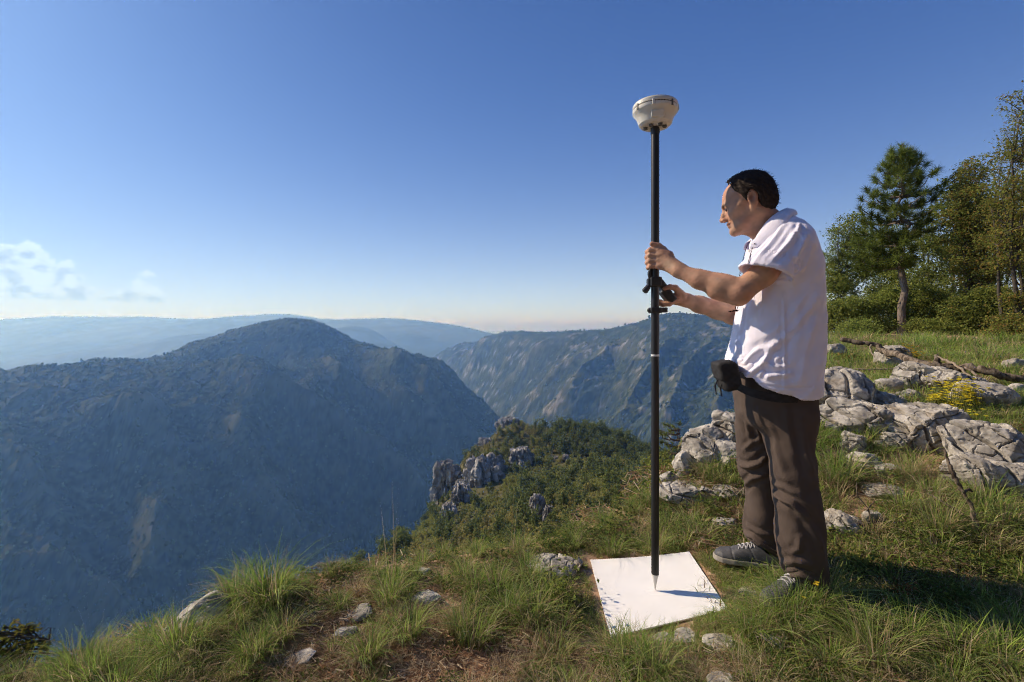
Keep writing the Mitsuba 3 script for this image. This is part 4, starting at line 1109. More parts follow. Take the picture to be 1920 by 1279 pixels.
rock(1040, 1078, 108, 46, 'flat pitted rock in the grass left of the white board', 5, (.2, .3, .9))
rock(672, 1162, 62, 28, 'white stone on the bare soil, upper one of a pair', 4, None, -14)
rock(643, 1196, 50, 25, 'white stone on the bare soil, lower one of a pair', 4, None, -12)
rock(560, 1250, 66, 32, 'grey stone half buried near the bottom edge at left', 4, None, -14)
rock(797, 1134, 62, 32, 'tan stone between two tussocks on the bare soil', 4, None, -14)
rock(792, 1078, 36, 15, 'tiny pale stone in the grass on the brink', 3)
rock(912, 1142, 38, 16, 'small tan stone between the tussocks left of the board', 3)
rock(578, 1160, 34, 13, 'small white stone behind a tussock at lower left', 3)
rock(712, 1190, 22, 12, 'pebble right of the pair of white stones', 3)
rock(1288, 1204, 54, 26, 'pale stone lying just below the front edge of the board', 4)
rock(1248, 1206, 46, 18, 'low grey stone under the front edge of the board', 4)
rock(1352, 1220, 66, 34, 'grey stone below the right corner of the board', 4)
rock(1456, 1212, 72, 46, 'grey furrowed stone below the nearer shoe', 4, (.8, .1, .4))
rock(1352, 1296, 56, 52, 'grey stone cut by the bottom edge below the board', 4)
rock(1412, 1118, 50, 14, 'flat stone between the two shoes', 3)
rock(1362, 992, 50, 16, 'flat weathered stone behind the farther shoe', 3)
rock(1905, 694, 40, 24, 'yellowish stone in the grass at the far right', 3)
rock(1912, 742, 40, 24, 'pinkish grey stone at the right edge beside the pink flower', 3)
rock(1300, 1180, 10, 6, 'pebble on the rim of the board', 2) if False else None
# ------------------------------------------------------------------ plants of the cliff top
def leafy(name, trans=0.55, rough_=0.42):
    scene[name] = {'type': 'principledthin', 'base_color': {'type': 'mesh_attribute', 'name': 'vertex_color'}, 'roughness': rough_, 'diff_trans': trans, 'eta': 1.5, 'spec_trans': 0.0}


leafy('mat_blade', 0.9); leafy('mat_leaf', 0.9); leafy('mat_needle', 0.35); leafy('mat_petal', 0.7)


def blades(g, n, base, height, lean, width, cols, droop=0.6, segs=3, spread_dir=None):
    """Curved tapering blades: base (n, 2 or 3), height/lean/width per blade; cols (n, 2, 3): colour at foot and tip."""
    a = g.uniform(0, 2 * np.pi, n) if spread_dir is None else spread_dir
    out = np.stack([np.cos(a), np.sin(a), 0 * a], 1); side = np.stack([-np.sin(a + g.normal(0, .6, n)), np.cos(a + g.normal(0, .6, n)), g.normal(0, .2, n)], 1)
    b = np.zeros((n, 3)); b[:, :base.shape[1]] = base
    t = np.linspace(0, 1, segs + 1)
    V, C = [], []
    for k, s in enumerate(t):
        c = b + out * (height * lean * s ** 1.7)[:, None]; c[:, 2] += height * (s - droop * lean * .55 * s ** 2.6)
        w = (width * .5 * (1 - s) ** .7)[:, None] * side
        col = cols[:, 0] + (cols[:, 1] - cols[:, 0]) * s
        if k < segs:
            V += [c - w, c + w]; C += [col, col]
        else:
            V.append(c); C.append(col)
    V, C = np.stack(V, 1), np.stack(C, 1); m = V.shape[1]
    f = []
    for k in range(segs - 1):
        f += [[2 * k, 2 * k + 1, 2 * k + 3], [2 * k, 2 * k + 3, 2 * k + 2]]
    f.append([2 * segs - 2, 2 * segs - 1, 2 * segs])
    F = (np.arange(n) * m)[:, None, None] + np.array(f)[None]
    return V.reshape(-1, 3), F.reshape(-1, 3), C.reshape(-1, 3)


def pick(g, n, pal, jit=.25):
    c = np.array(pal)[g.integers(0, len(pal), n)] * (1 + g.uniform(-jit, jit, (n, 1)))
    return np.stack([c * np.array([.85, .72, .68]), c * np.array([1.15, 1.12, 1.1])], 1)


GREEN = [(.23, .37, .07), (.30, .43, .09), (.18, .315, .065), (.39, .47, .15), (.28, .39, .15)]
OLIVE = [(.30, .37, .12), (.37, .40, .17), (.26, .35, .11), (.21, .32, .08)]
STRAW = [(.52, .44, .29), (.44, .36, .22), (.60, .52, .37), (.36, .28, .17)]


def tuft(g, n, r, h, pal, straw=.15, lean=(.2, .95), width=(.0022, .0042), droop=.8, segs=3):
    k = g.random(n) < straw
    cols = np.where(k[:, None, None], pick(g, n, STRAW), pick(g, n, pal))
    rad = r * np.sqrt(g.random(n)) * .45; a = g.uniform(0, 2 * np.pi, n)
    base = np.stack([rad * np.cos(a), rad * np.sin(a), g.uniform(-.02, -.005, n)], 1)
    hh = h * g.uniform(.45, 1.1, n) * np.where(k, .9, 1)
    return blades(g, n, base, hh, g.uniform(*lean, n), g.uniform(*width, n), cols, droop, segs, a + g.normal(0, .7, n))


def patch(g, n, r, h, pal, straw, width=(.0024, .0048), segs=2):
    k = g.random(n) < straw
    cols = np.where(k[:, None, None], pick(g, n, STRAW), pick(g, n, pal))
    rad = r * np.sqrt(g.random(n)); a = g.uniform(0, 2 * np.pi, n)
    base = np.stack([rad * np.cos(a), rad * np.sin(a), np.full(n, -.006)], 1)
    return blades(g, n, base, h * g.uniform(.3, 1.2, n), g.uniform(.1, 1.3, n), g.uniform(*width, n), cols, .8, segs)


def leaves(g, pos, normal, size, cols, ratio=.55):
    """Small folded leaves: a rhomb of two triangles each."""
    n = len(pos); d = g.normal(size=(n, 3)); d -= (d * normal).sum(1, keepdims=True) * normal; d /= np.linalg.norm(d, axis=1, keepdims=True) + 1e-9
    s = np.cross(normal, d); L = size[:, None]
    V = np.stack([pos - d * L * .5, pos + s * L * ratio * .5 + normal * L * .10, pos + d * L * .5, pos - s * L * ratio * .5 + normal * L * .10], 1)
    F = (np.arange(n) * 4)[:, None, None] + np.array([[0, 1, 2], [0, 2, 3]])[None]
    return V.reshape(-1, 3), F.reshape(-1, 3), np.repeat(cols, 4, 0)


def herb(g, n, r, h, pal, size=(.008, .018)):
    rad = r * np.sqrt(g.random(n)); a = g.uniform(0, 2 * np.pi, n)
    z = h * g.random(n) ** .7 * (1 - .5 * (rad / r) ** 2)
    nr = np.stack([g.normal(0, .5, n), g.normal(0, .5, n), np.ones(n)], 1); nr /= np.linalg.norm(nr, axis=1, keepdims=True)
    c = np.array(pal)[g.integers(0, len(pal), n)] * (1 + g.uniform(-.3, .3, (n, 1)))
    A = leaves(g, np.stack([rad * np.cos(a), rad * np.sin(a), z], 1), nr, g.uniform(*size, n), c, .62)
    k = n // 5
    B = blades(g, k, np.stack([rad[:k] * np.cos(a[:k]), rad[:k] * np.sin(a[:k]), 0 * rad[:k] - .005], 1), z[:k] + .01, g.uniform(.05, .4, k), np.full(k, .0018), pick(g, k, OLIVE), .3, 2)
    return join([A, B])


def join(parts):
    V, F, C, n = [], [], [], 0
    for v, f, c in parts:
        V.append(v); F.append(f + n); C.append(c); n += len(v)
    return np.vstack(V), np.vstack(F), np.vstack(C)


def litter(g, n, r):
    """Dead needles, straw and bits of bark lying on the soil."""
    rad = r * np.sqrt(g.random(n)); a = g.uniform(0, 2 * np.pi, n); th = g.uniform(0, 2 * np.pi, n); L = g.uniform(.012, .055, n)
    d = np.stack([np.cos(th), np.sin(th), g.normal(0, .12, n)], 1) * L[:, None]; s = np.stack([-np.sin(th), np.cos(th), g.normal(0, .4, n)], 1) * g.uniform(.0006, .0016, n)[:, None]
    p = np.stack([rad * np.cos(a), rad * np.sin(a), g.uniform(.001, .010, n)], 1)
    V = np.stack([p - d / 2 - s, p - d / 2 + s, p + d / 2 + s, p + d / 2 - s], 1)
    F = (np.arange(n) * 4)[:, None, None] + np.array([[0, 1, 2], [0, 2, 3]])[None]
    pal = np.array([(.44, .31, .21), (.55, .45, .31), (.33, .21, .14), (.62, .52, .38), (.20, .12, .08), (.42, .24, .14)])
    return V.reshape(-1, 3), F.reshape(-1, 3), np.repeat(pal[g.integers(0, 6, n)] * g.uniform(.7, 1.2, (n, 1)), 4, 0)


def group(key, vfc, mat, smooth=False):
    v, f, c = vfc
    scene[key] = {'type': 'shapegroup', 'piece': mikit.ply((v, f), mat, smooth=smooth, color=c)}


_g = np.random.default_rng(11)
VAR = {'tussock': [], 'tuft': [], 'patch': [], 'straw': [], 'herb': [], 'far': [], 'litter': [], 'stalk': []}
for i in range(4):
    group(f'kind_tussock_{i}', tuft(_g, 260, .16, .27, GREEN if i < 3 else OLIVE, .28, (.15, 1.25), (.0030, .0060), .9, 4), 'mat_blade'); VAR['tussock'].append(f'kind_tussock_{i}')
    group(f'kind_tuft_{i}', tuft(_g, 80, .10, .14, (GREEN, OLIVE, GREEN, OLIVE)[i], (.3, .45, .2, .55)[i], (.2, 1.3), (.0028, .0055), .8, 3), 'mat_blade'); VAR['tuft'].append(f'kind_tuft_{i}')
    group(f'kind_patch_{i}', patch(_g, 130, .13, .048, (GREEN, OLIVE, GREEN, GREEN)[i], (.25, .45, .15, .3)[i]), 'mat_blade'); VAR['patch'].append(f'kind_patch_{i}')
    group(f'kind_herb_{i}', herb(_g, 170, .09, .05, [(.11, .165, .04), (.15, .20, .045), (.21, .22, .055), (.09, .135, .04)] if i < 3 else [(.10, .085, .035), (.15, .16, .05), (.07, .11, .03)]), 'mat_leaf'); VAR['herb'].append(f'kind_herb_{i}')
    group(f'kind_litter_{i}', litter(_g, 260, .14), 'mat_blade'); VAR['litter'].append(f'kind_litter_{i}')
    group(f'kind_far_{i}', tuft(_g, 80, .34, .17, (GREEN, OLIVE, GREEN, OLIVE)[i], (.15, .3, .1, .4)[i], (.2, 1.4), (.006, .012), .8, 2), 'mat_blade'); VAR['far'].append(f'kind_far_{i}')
for i in range(2):
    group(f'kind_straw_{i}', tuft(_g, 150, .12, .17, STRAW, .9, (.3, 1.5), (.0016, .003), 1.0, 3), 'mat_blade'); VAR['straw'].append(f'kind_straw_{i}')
    group(f'kind_stalk_{i}', tuft(_g, 5, .06, .55, STRAW, 1, (.05, .35), (.0022, .003), .3, 5), 'mat_blade'); VAR['stalk'].append(f'kind_stalk_{i}')

_bp = [(c[0], c[1]) for c in BC]


from shapely.geometry import Polygon, Point
import shapely
BOARD = Polygon(_bp)
FEET = [(at(1385, 1040, 2.20)[0], 2.21), (at(1470, 1130, 1.83)[0], 1.85)]
_counts = {}


def scatter(name, kinds, pts, scale, seed, label=None, cat_scale=(1, 1)):
    """Plants of a kind standing at plan points, each an instance name__001, name__002 ..."""
    g = np.random.default_rng(seed)
    z = H(pts[:, 0], pts[:, 1])
    low = np.where((pts[:, 0] < 1.2) & (pts[:, 0] > -1.0), np.clip(.50 - .9 * (brink_dist(pts[:, 0], pts[:, 1]) + .15), .50, 1), 1.0) if name in ('grass', 'dry_grass') and kinds is not VAR['stalk'] else np.ones(len(pts))
    for i, (x, y) in enumerate(pts):
        k = _counts.get(name, 0) + 1; _counts[name] = k
        s = scale[i] if np.ndim(scale) else scale
        s = s * g.uniform(.75, 1.3) * low[i]
        v = kinds[int(g.integers(0, len(kinds)))]
        scene[f'{name}__{k:03d}'] = {'type': 'instance', 'g': {'type': 'ref', 'id': v}, 'to_world': T().translate([float(x), float(y), float(z[i])]).rotate([0, 0, 1], float(g.uniform(0, 360))).rotate([1, 0, 0], float(g.normal(0, 7))).scale([s, s, s * float(g.uniform(.85, 1.2))])}
    if label:
        note(name, label, kind='stuff')


def allowed(x, y, board=.03, rocks=.85, brink=.30):
    ok = (shapely.distance(shapely.points(x, y), BOARD) > board) & (brink_dist(x, y) < brink)
    for rx, ry, rr in ROCKS:
        ok &= np.hypot(x - rx, y - ry) > rr * rocks
    for fx, fy in FEET:
        ok &= np.hypot((x - fx) * .7, y - fy) > .07
    return ok


def spread(n, seed, box, board=.03, rocks=.85, brink=.3, dmin=.7, dmax=30, keep=None):
    """n random ground places seen in a pixel box."""
    g = np.random.default_rng(seed)
    px, py = g.uniform(box[0], box[2], n), g.uniform(box[1], box[3], n)
    d = hit(px, py); ok = np.isfinite(d) & (d > dmin) & (d < dmax); px, py, d = px[ok], py[ok], d[ok]
    x = (px - 960) / FOC * d
    ok = allowed(x, d, board, rocks, brink)
    if keep is not None:
        ok &= g.random(len(x)) < keep(px, py, x, d)
    return np.stack([x, d], 1)[ok]


def bare(px, py):
    """How bare the soil is, by place: the trodden strip at the lower left and a few spots."""
    b = np.zeros(np.shape(px))
    for cx, cy, rx, ry, k in ((640, 1170, 150, 75, 1.0), (760, 1245, 260, 85, 1.0), (950, 1240, 170, 60, .95), (820, 1160, 110, 75, .95), (1000, 1200, 110, 40, .7), (720, 1120, 60, 40, .7), (560, 1230, 60, 45, .7), (1080, 1180, 60, 40, .5), (1330, 930, 40, 25, .4), (1330, 985, 70, 25, .35), (1225, 1010, 50, 25, .4), (1260, 1210, 90, 20, .7), (850, 1110, 70, 35, .6), (1640, 890, 70, 25, .5), (1370, 1080, 40, 25, .5)):
        b = np.maximum(b, k * np.exp(-(((px - cx) / rx) ** 2 + ((py - cy) / ry) ** 2) ** 1.5))
    return b


# lawn of short blades everywhere, thinner on the bare strip
p_ = spread(2900, 21, (-350, 830, 2250, 1420), .06, .8, .8, keep=lambda px, py, x, d: (1 - bare(px, py)) * np.where(px < 1250, .50, .90))
scatter('grass', VAR['patch'], p_, np.clip(p_[:, 1] / 2.2, .7, 1.5), 1, 'short and tussocky grass covering the cliff top')
p_ = spread(1300, 22, (-350, 830, 2250, 1420), .14, .9, .8, keep=lambda px, py, x, d: np.where(px < 1250, .6, .85) * (1 - bare(px, py)) * (meshkit.noise(np.stack([x * 2.2, d * 2.2, 0 * x], -1), 4) ** 1.3 * 1.5))
scatter('grass', VAR['tuft'], p_, np.clip(p_[:, 1] / 2.4, .7, 1.5), 2)
# tussocks the photograph shows
TUS = [(1428, 1158, 1.0), (1447, 1163, 1.1), (1470, 1158, 1.1), (1496, 1156, 1.15), (1520, 1148, 1.1), (1545, 1140, 1.1), (1425, 1172, .8), (1455, 1168, .75), (1485, 1165, .8), (1512, 1158, .75), (1540, 1150, .8), (1410, 1190, .8), (1405, 1158, .62), (1432, 1150, .55), (1462, 1152, .6), (1490, 1140, .6), (1520, 1128, .6), (1380, 1150, .5), (505, 1130, 1.0), (545, 1110, .8), (530, 1195, 1.0), (500, 1175, .8), (735, 1108, 1.0), (700, 1080, .9), (760, 1120, .9), (765, 1195, 1.05), (735, 1180, .8), (690, 1235, .9), (885, 1205, 1.15), (860, 1185, .8), (930, 1110, .95), (870, 1085, .9), (985, 1060, .8), (955, 1150, 1.0), (1000, 1165, 1.0), (1030, 1130, .8),
       (1105, 1040, .95), (1075, 1015, .9), (1120, 1130, .7), (1185, 1245, 1.0), (1230, 1262, .95), (1150, 1235, .8), (1040, 1240, .8), (1340, 912, .9), (1370, 915, .8), (1300, 925, .6), (1185, 960, .9), (1220, 950, .8), (1140, 985, .8), (1000, 1010, .9), (940, 1020, .9), (830, 1050, .9), (790, 1060, .8),
       (620, 1080, .8), (650, 1070, .7), (450, 1130, .8), (1395, 1160, .9), (1440, 1165, .9), (1370, 1170, .8), (1520, 1150, .9), (1480, 1190, .8), (1600, 1180, .9), (1700, 1200, .9), (1640, 1240, 1.0), (1800, 1230, 1.0), (1880, 1250, 1.0), (1560, 1250, .9), (1780, 1290, 1.1), (1900, 1180, .8), (1640, 830, .8), (1570, 905, .9), (1700, 900, .8), (1740, 930, .9), (1840, 960, .9), (1880, 990, .9), (1760, 1000, .8), (1690, 960, .8),
       (330, 1230, .8), (380, 1210, .8), (260, 1250, .8), (420, 1190, .7), (180, 1275, .8), (100, 1290, .8), (300, 1290, .9), (450, 1270, .8)]
_t = np.array(TUS); _d = hit(_t[:, 0], _t[:, 1]); _k = np.isfinite(_d)
_t, _d = _t[_k], _d[_k]; _x = (_t[:, 0] - 960) / FOC * _d
_k = shapely.distance(shapely.points(_x, _d), BOARD) > .13
scatter('grass', VAR['tussock'], np.stack([_x, _d], 1)[_k], (_t[:, 2] * .86 * np.clip(_d / 2.2, .75, 1.25))[_k], 3)
# small tufts right up to the rim of the board
_rg = np.random.default_rng(29); _rim = []
for _i in range(420):
    _u = _rg.uniform(0, 4); _a, _b = np.array(_bp[int(_u)]), np.array(_bp[(int(_u) + 1) % 4]); _n = np.array([(_b - _a)[1], -(_b - _a)[0]]); _n = _n / np.linalg.norm(_n)
    _q = _a + (_b - _a) * (_u % 1); _c = np.mean(_bp, 0); _n = _n if _n @ (_q - _c) > 0 else -_n
    _rim.append(_q + _n * _rg.uniform(.025, .15))
_rim = np.array(_rim); _rim = _rim[allowed(_rim[:, 0], _rim[:, 1], .02)]
scatter('grass', VAR['tuft'] + VAR['herb'][:1], _rim, .34, 13)
# more grass along the brink
p_ = spread(520, 23, (-200, 900, 1260, 1330), .05, .9, .35, keep=lambda px, py, x, d: np.where(brink_dist(x, d) > -.45, 1.0, 0.0))
scatter('grass', VAR['tuft'] + VAR['tussock'][:2], p_, np.clip(p_[:, 1] / 3.0, .55, 1.3), 4)
p_ = spread(700, 31, (690, 850, 1330, 1050), .08, .8, .9, keep=lambda px, py, x, d: 1 - .6 * bare(px, py))
scatter('grass', VAR['patch'] + VAR['tuft'][:2], p_, np.clip(p_[:, 1] / 2.4, .9, 1.4), 12)
# the meadow farther up to the right
p_ = spread(2600, 24, (1380, 560, 2300, 880), .05, .9, .2, dmin=3.0, keep=lambda px, py, x, d: .9)
scatter('grass', VAR['far'], p_, np.clip(p_[:, 1] / 6, .5, 1.5), 5)
# dry straw, stalks, herbs and litter
p_ = spread(520, 25, (-300, 880, 2200, 1400), .14, .85, .35, keep=lambda px, py, x, d: np.where((px < 420) | (py < 1010), .8, .45))
scatter('dry_grass', VAR['straw'], p_, np.clip(p_[:, 1] / 2.5, .7, 1.4), 6, 'straw-coloured dry grass among the green')
p_ = spread(120, 26, (-100, 900, 1260, 1300), .1, .9, .35, keep=lambda px, py, x, d: np.where(brink_dist(x, d) > -.3, .32, .05))
scatter('dry_grass', VAR['stalk'], p_, .75, 7)
p_ = spread(2000, 27, (-300, 850, 2250, 1420), .17, .8, .3, keep=lambda px, py, x, d: np.clip((1 - bare(px, py)) * (1.9 * meshkit.noise(np.stack([x * 1.7, d * 1.7, 0 * x], -1), 14) - .35) + .75 * (px > 1480) * (py > 980), 0, 1))
scatter('ground_herbs', VAR['herb'], p_, np.clip(p_[:, 1] / 2.2, .7, 1.6), 8, 'low leafy herbs between the grass tufts')
p_ = spread(1100, 28, (-200, 850, 2200, 1400), .19, .8, .3, keep=lambda px, py, x, d: np.clip(.25 + bare(px, py), 0, 1))
scatter('needle_litter', VAR['litter'], p_, np.clip(p_[:, 1] / 2.0, .8, 1.5), 9, 'dead needles and straw strewn over the bare soil')
# ------------------------------------------------------------------ trees at the edge of the wood
def bough(g, start, end, sag):
    t = np.linspace(0, 1, 7)[:, None]
    mid = (start + end) / 2 + np.array([g.normal(0, .12), g.normal(0, .12), sag]) * np.linalg.norm(end - start) * .5
    return (1 - t) ** 2 * start + 2 * t * (1 - t) * mid + t ** 2 * end


def broadleaf(g, height, clumps, stems, n_bough, per, leaf, pal, spread_=.16, lean=0.0, thick=.05):
    """Trunks and crown of a tree of many thin boughs; clumps: (x, y, z, rx, ry, rz) that the boughs reach into."""
    C = np.array(clumps, float); wgt = C[:, 3] * C[:, 4] * C[:, 5]; wgt = (wgt ** .8) / (wgt ** .8).sum()
    wood, P, Nn = [], [], []
    trunks = []
    for k in range(stems):
        c = C[g.integers(0, len(C))]
        foot = np.array([g.normal(0, .10 * stems ** .5), g.normal(0, .10 * stems ** .5), -.1])
        top = np.array([c[0] * .8 + g.normal(0, .1), c[1] * .8, min(c[2] + c[5] * .6, height * .93)])
        path = bough(g, foot, top, 0.0); path[:, :2] += np.cumsum(g.normal(0, .035 * height / 5, (7, 2)), 0)
        r = thick * g.uniform(.6, 1.1) * np.linspace(1, .25, 7); wood.append(tube(path, r, 7)); trunks.append((path, r))
    for k in range(n_bough):
        c = C[g.choice(len(C), p=wgt)]
        d = g.normal(size=3); d /= np.linalg.norm(d); end = c[:3] + d * c[3:] * g.uniform(.35, 1.0) ** .6
        path_t, r_t = trunks[int(g.integers(0, stems))]
        i = int(np.clip(np.searchsorted(path_t[:, 2], end[2] - abs(g.normal(.55, .3)) * (height * .14 + np.hypot(*(end - path_t[3])[:2]) * .5)), 1, 5))
        path = bough(g, path_t[i], end, .25); L = np.linalg.norm(end - path_t[i])
        wood.append(tube(path, np.linspace(min(r_t[i] * .6, .012 + .012 * L), .004, 7), 5, False))
        n = int(per * g.uniform(.5, 1.4)); t = 1 - .62 * g.random(n) ** 1.4
        q = np.stack([np.interp(t, np.linspace(0, 1, 7), path[:, j]) for j in range(3)], 1)
        q = q + g.normal(size=(n, 3)) * spread_ * (.35 + .65 * np.sin(np.pi * np.clip(t, .1, .98)))[:, None] * np.array([1, 1, .6])
        P.append(q); nn = g.normal(size=(n, 3)) * .7 + np.array([0, 0, .8]); Nn.append(nn / np.linalg.norm(nn, axis=1, keepdims=True))
    P, Nn = np.vstack(P), np.vstack(Nn); n = len(P)
    col = np.array(pal)[g.integers(0, len(pal), n)] * (1 + g.uniform(-.3, .3, (n, 1)))
    return cat(wood), leaves(g, P, Nn, g.uniform(leaf * .6, leaf * 1.3, n), col, .62)


def plant_tree(name, wood_leaves, pos, label, category, group_=None, crown_mat='mat_leaf', wood_mat='mat_bark', rotz=0.0):
    key = thing(name, label, category, group_)
    R = rot([0, 0, 1], rotz); (wv, wf), (lv, lf, lc) = wood_leaves
    put(key + '__trunk', (wv @ R.T + pos, wf), wood_mat, smooth=True)
    put(key + '__crown', (lv @ R.T + pos, lf), crown_mat, color=lc, kind='stuff')
    return key


scene['mat_bark'] = rough(mikit.proc(lambda p, n, uv: MX((.035, .030, .026), (.11, .095, .08), FB(p.x * 30, p.y * 30, p.z * 7, 3))), .95, .1)
scene['mat_pine_bark'] = {'type': 'twosided', 'b': {'type': 'bumpmap', 'scale': 1.0, 't': mikit.proc(lambda p, n, uv: FB(p.x * 22, p.y * 22, p.z * 6, 3) * .03, 3e-3), 'b': {'type': 'principled', 'base_color': mikit.proc(lambda p, n, uv: MX((.10, .08, .07), (.30, .245, .205), FB(p.x * 24, p.y * 24, p.z * 6, 3))), 'roughness': .95, 'specular': .1}}}
LEAF = [(.20, .24, .055), (.25, .275, .065), (.15, .19, .05), (.30, .30, .08)]
LEAF_WARM = [(.25, .235, .06), (.30, .235, .065), (.20, .21, .055), (.32, .205, .07), (.16, .19, .05)]
LEAF_LIGHT = [(.24, .29, .07), (.29, .32, .09), (.19, .245, .06)]
LEAF_DARK = [(.12, .16, .045), (.15, .185, .05), (.19, .215, .06)]


def foot(px, D):
    x = (px - 960) / FOC * D
    return np.array([x, D, float(H(x, D))])


def tree_px(name, px, D, clumps_px, label, category, seed, pal, stems=3, n_bough=60, per=110, leaf=.055, spread_=.17, thick=.05, group_=None):
    per, leaf, thick = (per * 1.35, leaf * 1.15, thick * .72) if D > 5 else (per, leaf, thick)
    """clumps in pixels of the photograph: (x, y, half width, half height), depth offset in metres optional."""
    g = np.random.default_rng(seed); o = foot(px, D); cl = []
    for c in clumps_px:
        q = at(c[0], c[1], D) - o; w, h = c[2] / FOC * D, c[3] / FOC * D
        cl.append((q[0], c[4] if len(c) > 4 else g.normal(0, .3), q[2], w, max(w * .9, .5), h))
    height = max(c[2] + c[5] for c in cl)
    return plant_tree(name, broadleaf(g, height, cl, stems, n_bough, per, leaf, pal, spread_, 0, thick), o, label, category, group_)


# the black pine
def pine(g, height, limbs, clump_r, n_needle=75, whorl_h=None):
    wood = [tube(np.array([[g.normal(0, .012) * i, g.normal(0, .012) * i, -.1 + (height + .1) * i / 12] for i in range(13)]), np.linspace(.115, .014, 13) * height / 5.6, 12)]
    tips = []
    for z, az, L, rise in limbs:
        d = np.array([math.cos(az), math.sin(az), 0]); s = np.array([0, 0, z])
        path = np.array([s + d * L * t + np.array([0, 0, rise * L * t ** 1.7 - .06 * L * math.sin(math.pi * t)]) for t in np.linspace(0, 1, 8)])
        path[1:] += g.normal(0, .02, (7, 3))
        wood.append(tube(path, np.linspace(.032, .010, 8) * (.5 + L / 1.4), 6))
        for t in np.linspace(.42, 1, max(2, int(L / .23))):
            p0 = np.array([np.interp(t, np.linspace(0, 1, 8), path[:, j]) for j in range(3)])
            for s_ in ((-1, 1) if t < .95 else (0,)):
                e = p0 + (d * .12 + np.array([-d[1], d[0], 0]) * s_ * g.uniform(.12, .30) * (1.1 - t * .5) + np.array([0, 0, g.uniform(.03, .14)]))
                wood.append(tube([p0, (p0 + e) / 2 + [0, 0, .01], e], [.010, .008, .006], 4, False)); tips.append((e, e - p0))
    tips.append((np.array([0, 0, height]), np.array([0, 0, 1.0])))
    V, Cc, n = [], [], n_needle
    for e, d in tips:
        d = d / np.linalg.norm(d) * .6 + np.array([0, 0, .7]); d /= np.linalg.norm(d)
        u = g.normal(size=(n, 3)); u /= np.linalg.norm(u, axis=1, keepdims=True); u = u + d * .55; u /= np.linalg.norm(u, axis=1, keepdims=True)
        L = clump_r * g.uniform(.65, 1.15, (n, 1)); o = e - d * clump_r * g.uniform(0, .75, (n, 1)) + g.normal(0, .012, (n, 3))
        s = np.cross(u, g.normal(size=(n, 3))); s /= np.linalg.norm(s, axis=1, keepdims=True); s *= .0055
        V.append(np.stack([o - s, o + s, o + u * L + s * .25, o + u * L - s * .25], 1).reshape(-1, 3))
        young = .85 + .7 * (g.random() < .3 + .4 * (e[2] > height * .72))
        Cc.append(np.repeat(np.array([(.085, .112, .030)]) * young * g.uniform(.75, 1.5, (n, 1)) * np.array([1.15, 1.1, .9]), 4, 0))
    V = np.vstack(V); F = (np.arange(len(V) // 4) * 4)[:, None, None] + np.array([[0, 1, 2], [0, 2, 3]])[None]
    return cat(wood), (V, F.reshape(-1, 3), np.vstack(Cc))


PD = 13.5
o_ = foot(1690, PD)
_hp = (CAMZ - (272 - HZ) / FOC * PD) - o_[2]
_pg = np.random.default_rng(5)
limbs = []
zpx = lambda y: (CAMZ - (y - HZ) / FOC * PD) - o_[2]        # noqa: E731
for y, left, right in ((290, 14, 15), (305, 22, 22), (322, 32, 36), (342, 42, 46), (362, 54, 60), (384, 62, 66), (408, 72, 60), (432, 80, 54), (452, 76, 44), (474, 92, 40), (494, 84, 30)):
    k = 6
    a0 = _pg.uniform(0, 6.28)
    for i in range(k):
        az = a0 + i * 6.283 / k + _pg.normal(0, .2)
        if y > 445:
            az = math.pi + (((az % 6.283) - math.pi) * .42 if i % 3 else _pg.uniform(-3.0, -1.2))
        c = math.cos(az)
        L = (right if c > 0 else left) / FOC * PD * (.80 + .2 * abs(c)) * _pg.uniform(.75, 1.05)
        limbs.append((zpx(y) - .1, az, L, _pg.uniform(.25, .5) if y < 400 else _pg.uniform(.02, .3)))
plant_tree('pine_tree', pine(_pg, _hp, limbs, .19, 110), o_, 'tall pine with dense dark needle tufts and a bare grey lower trunk', 'tree', None, 'mat_needle', 'mat_pine_bark')

tree_px('broadleaf_tree', 1588, 15.5, [(1585, 430, 36, 32), (1570, 480, 30, 40), (1600, 520, 42, 40), (1572, 560, 34, 45), (1555, 520, 16, 50), (1620, 470, 30, 40)], 'small airy tree of thin stems right behind the man\'s back', 'tree', 31, LEAF_LIGHT + LEAF, 5, 95, 125, .06, .20)
tree_px('broadleaf_tree', 1728, 16.5, [(1740, 425, 40, 40), (1760, 480, 50, 50), (1720, 510, 60, 40), (1700, 560, 60, 40), (1770, 540, 50, 50)], 'leafy tree behind the pine, reaching past its right side', 'tree', 32, LEAF + LEAF_LIGHT, 5, 95, 130, .06, .20)
tree_px('broadleaf_tree', 1815, 12.5, [(1828, 335, 42, 42), (1800, 390, 42, 45), (1850, 400, 48, 45), (1820, 460, 62, 45), (1790, 500, 40, 40), (1860, 500, 45, 45), (1838, 300, 16, 18)], 'tall tree with brownish green leaves between the pine and the right edge', 'tree', 33, LEAF_WARM + LEAF_LIGHT, 5, 150, 120, .05, .17, .06)
tree_px('broadleaf_tree', 1925, 10.5, [(1905, 300, 40, 45), (1890, 360, 45, 45), (1935, 400, 60, 60), (1905, 470, 50, 55), (1950, 260, 60, 50), (1910, 225, 30, 14), (1980, 350, 60, 80), (1920, 540, 45, 40)], 'tall dark-leaved tree cut by the right picture edge', 'tree', 34, LEAF + LEAF_WARM, 4, 130, 100, .045, .15, .07)
tree_px('broadleaf_tree', 1990, 9.0, [(1885, 180, 34, 9), (1930, 170, 40, 14), (1990, 190, 60, 40), (2050, 280, 90, 90), (2050, 420, 90, 90)], 'bare thin boughs with sparse leaves reaching in at the upper right corner', 'tree', 35, LEAF + LEAF_WARM, 3, 90, 60, .045, .13, .08)
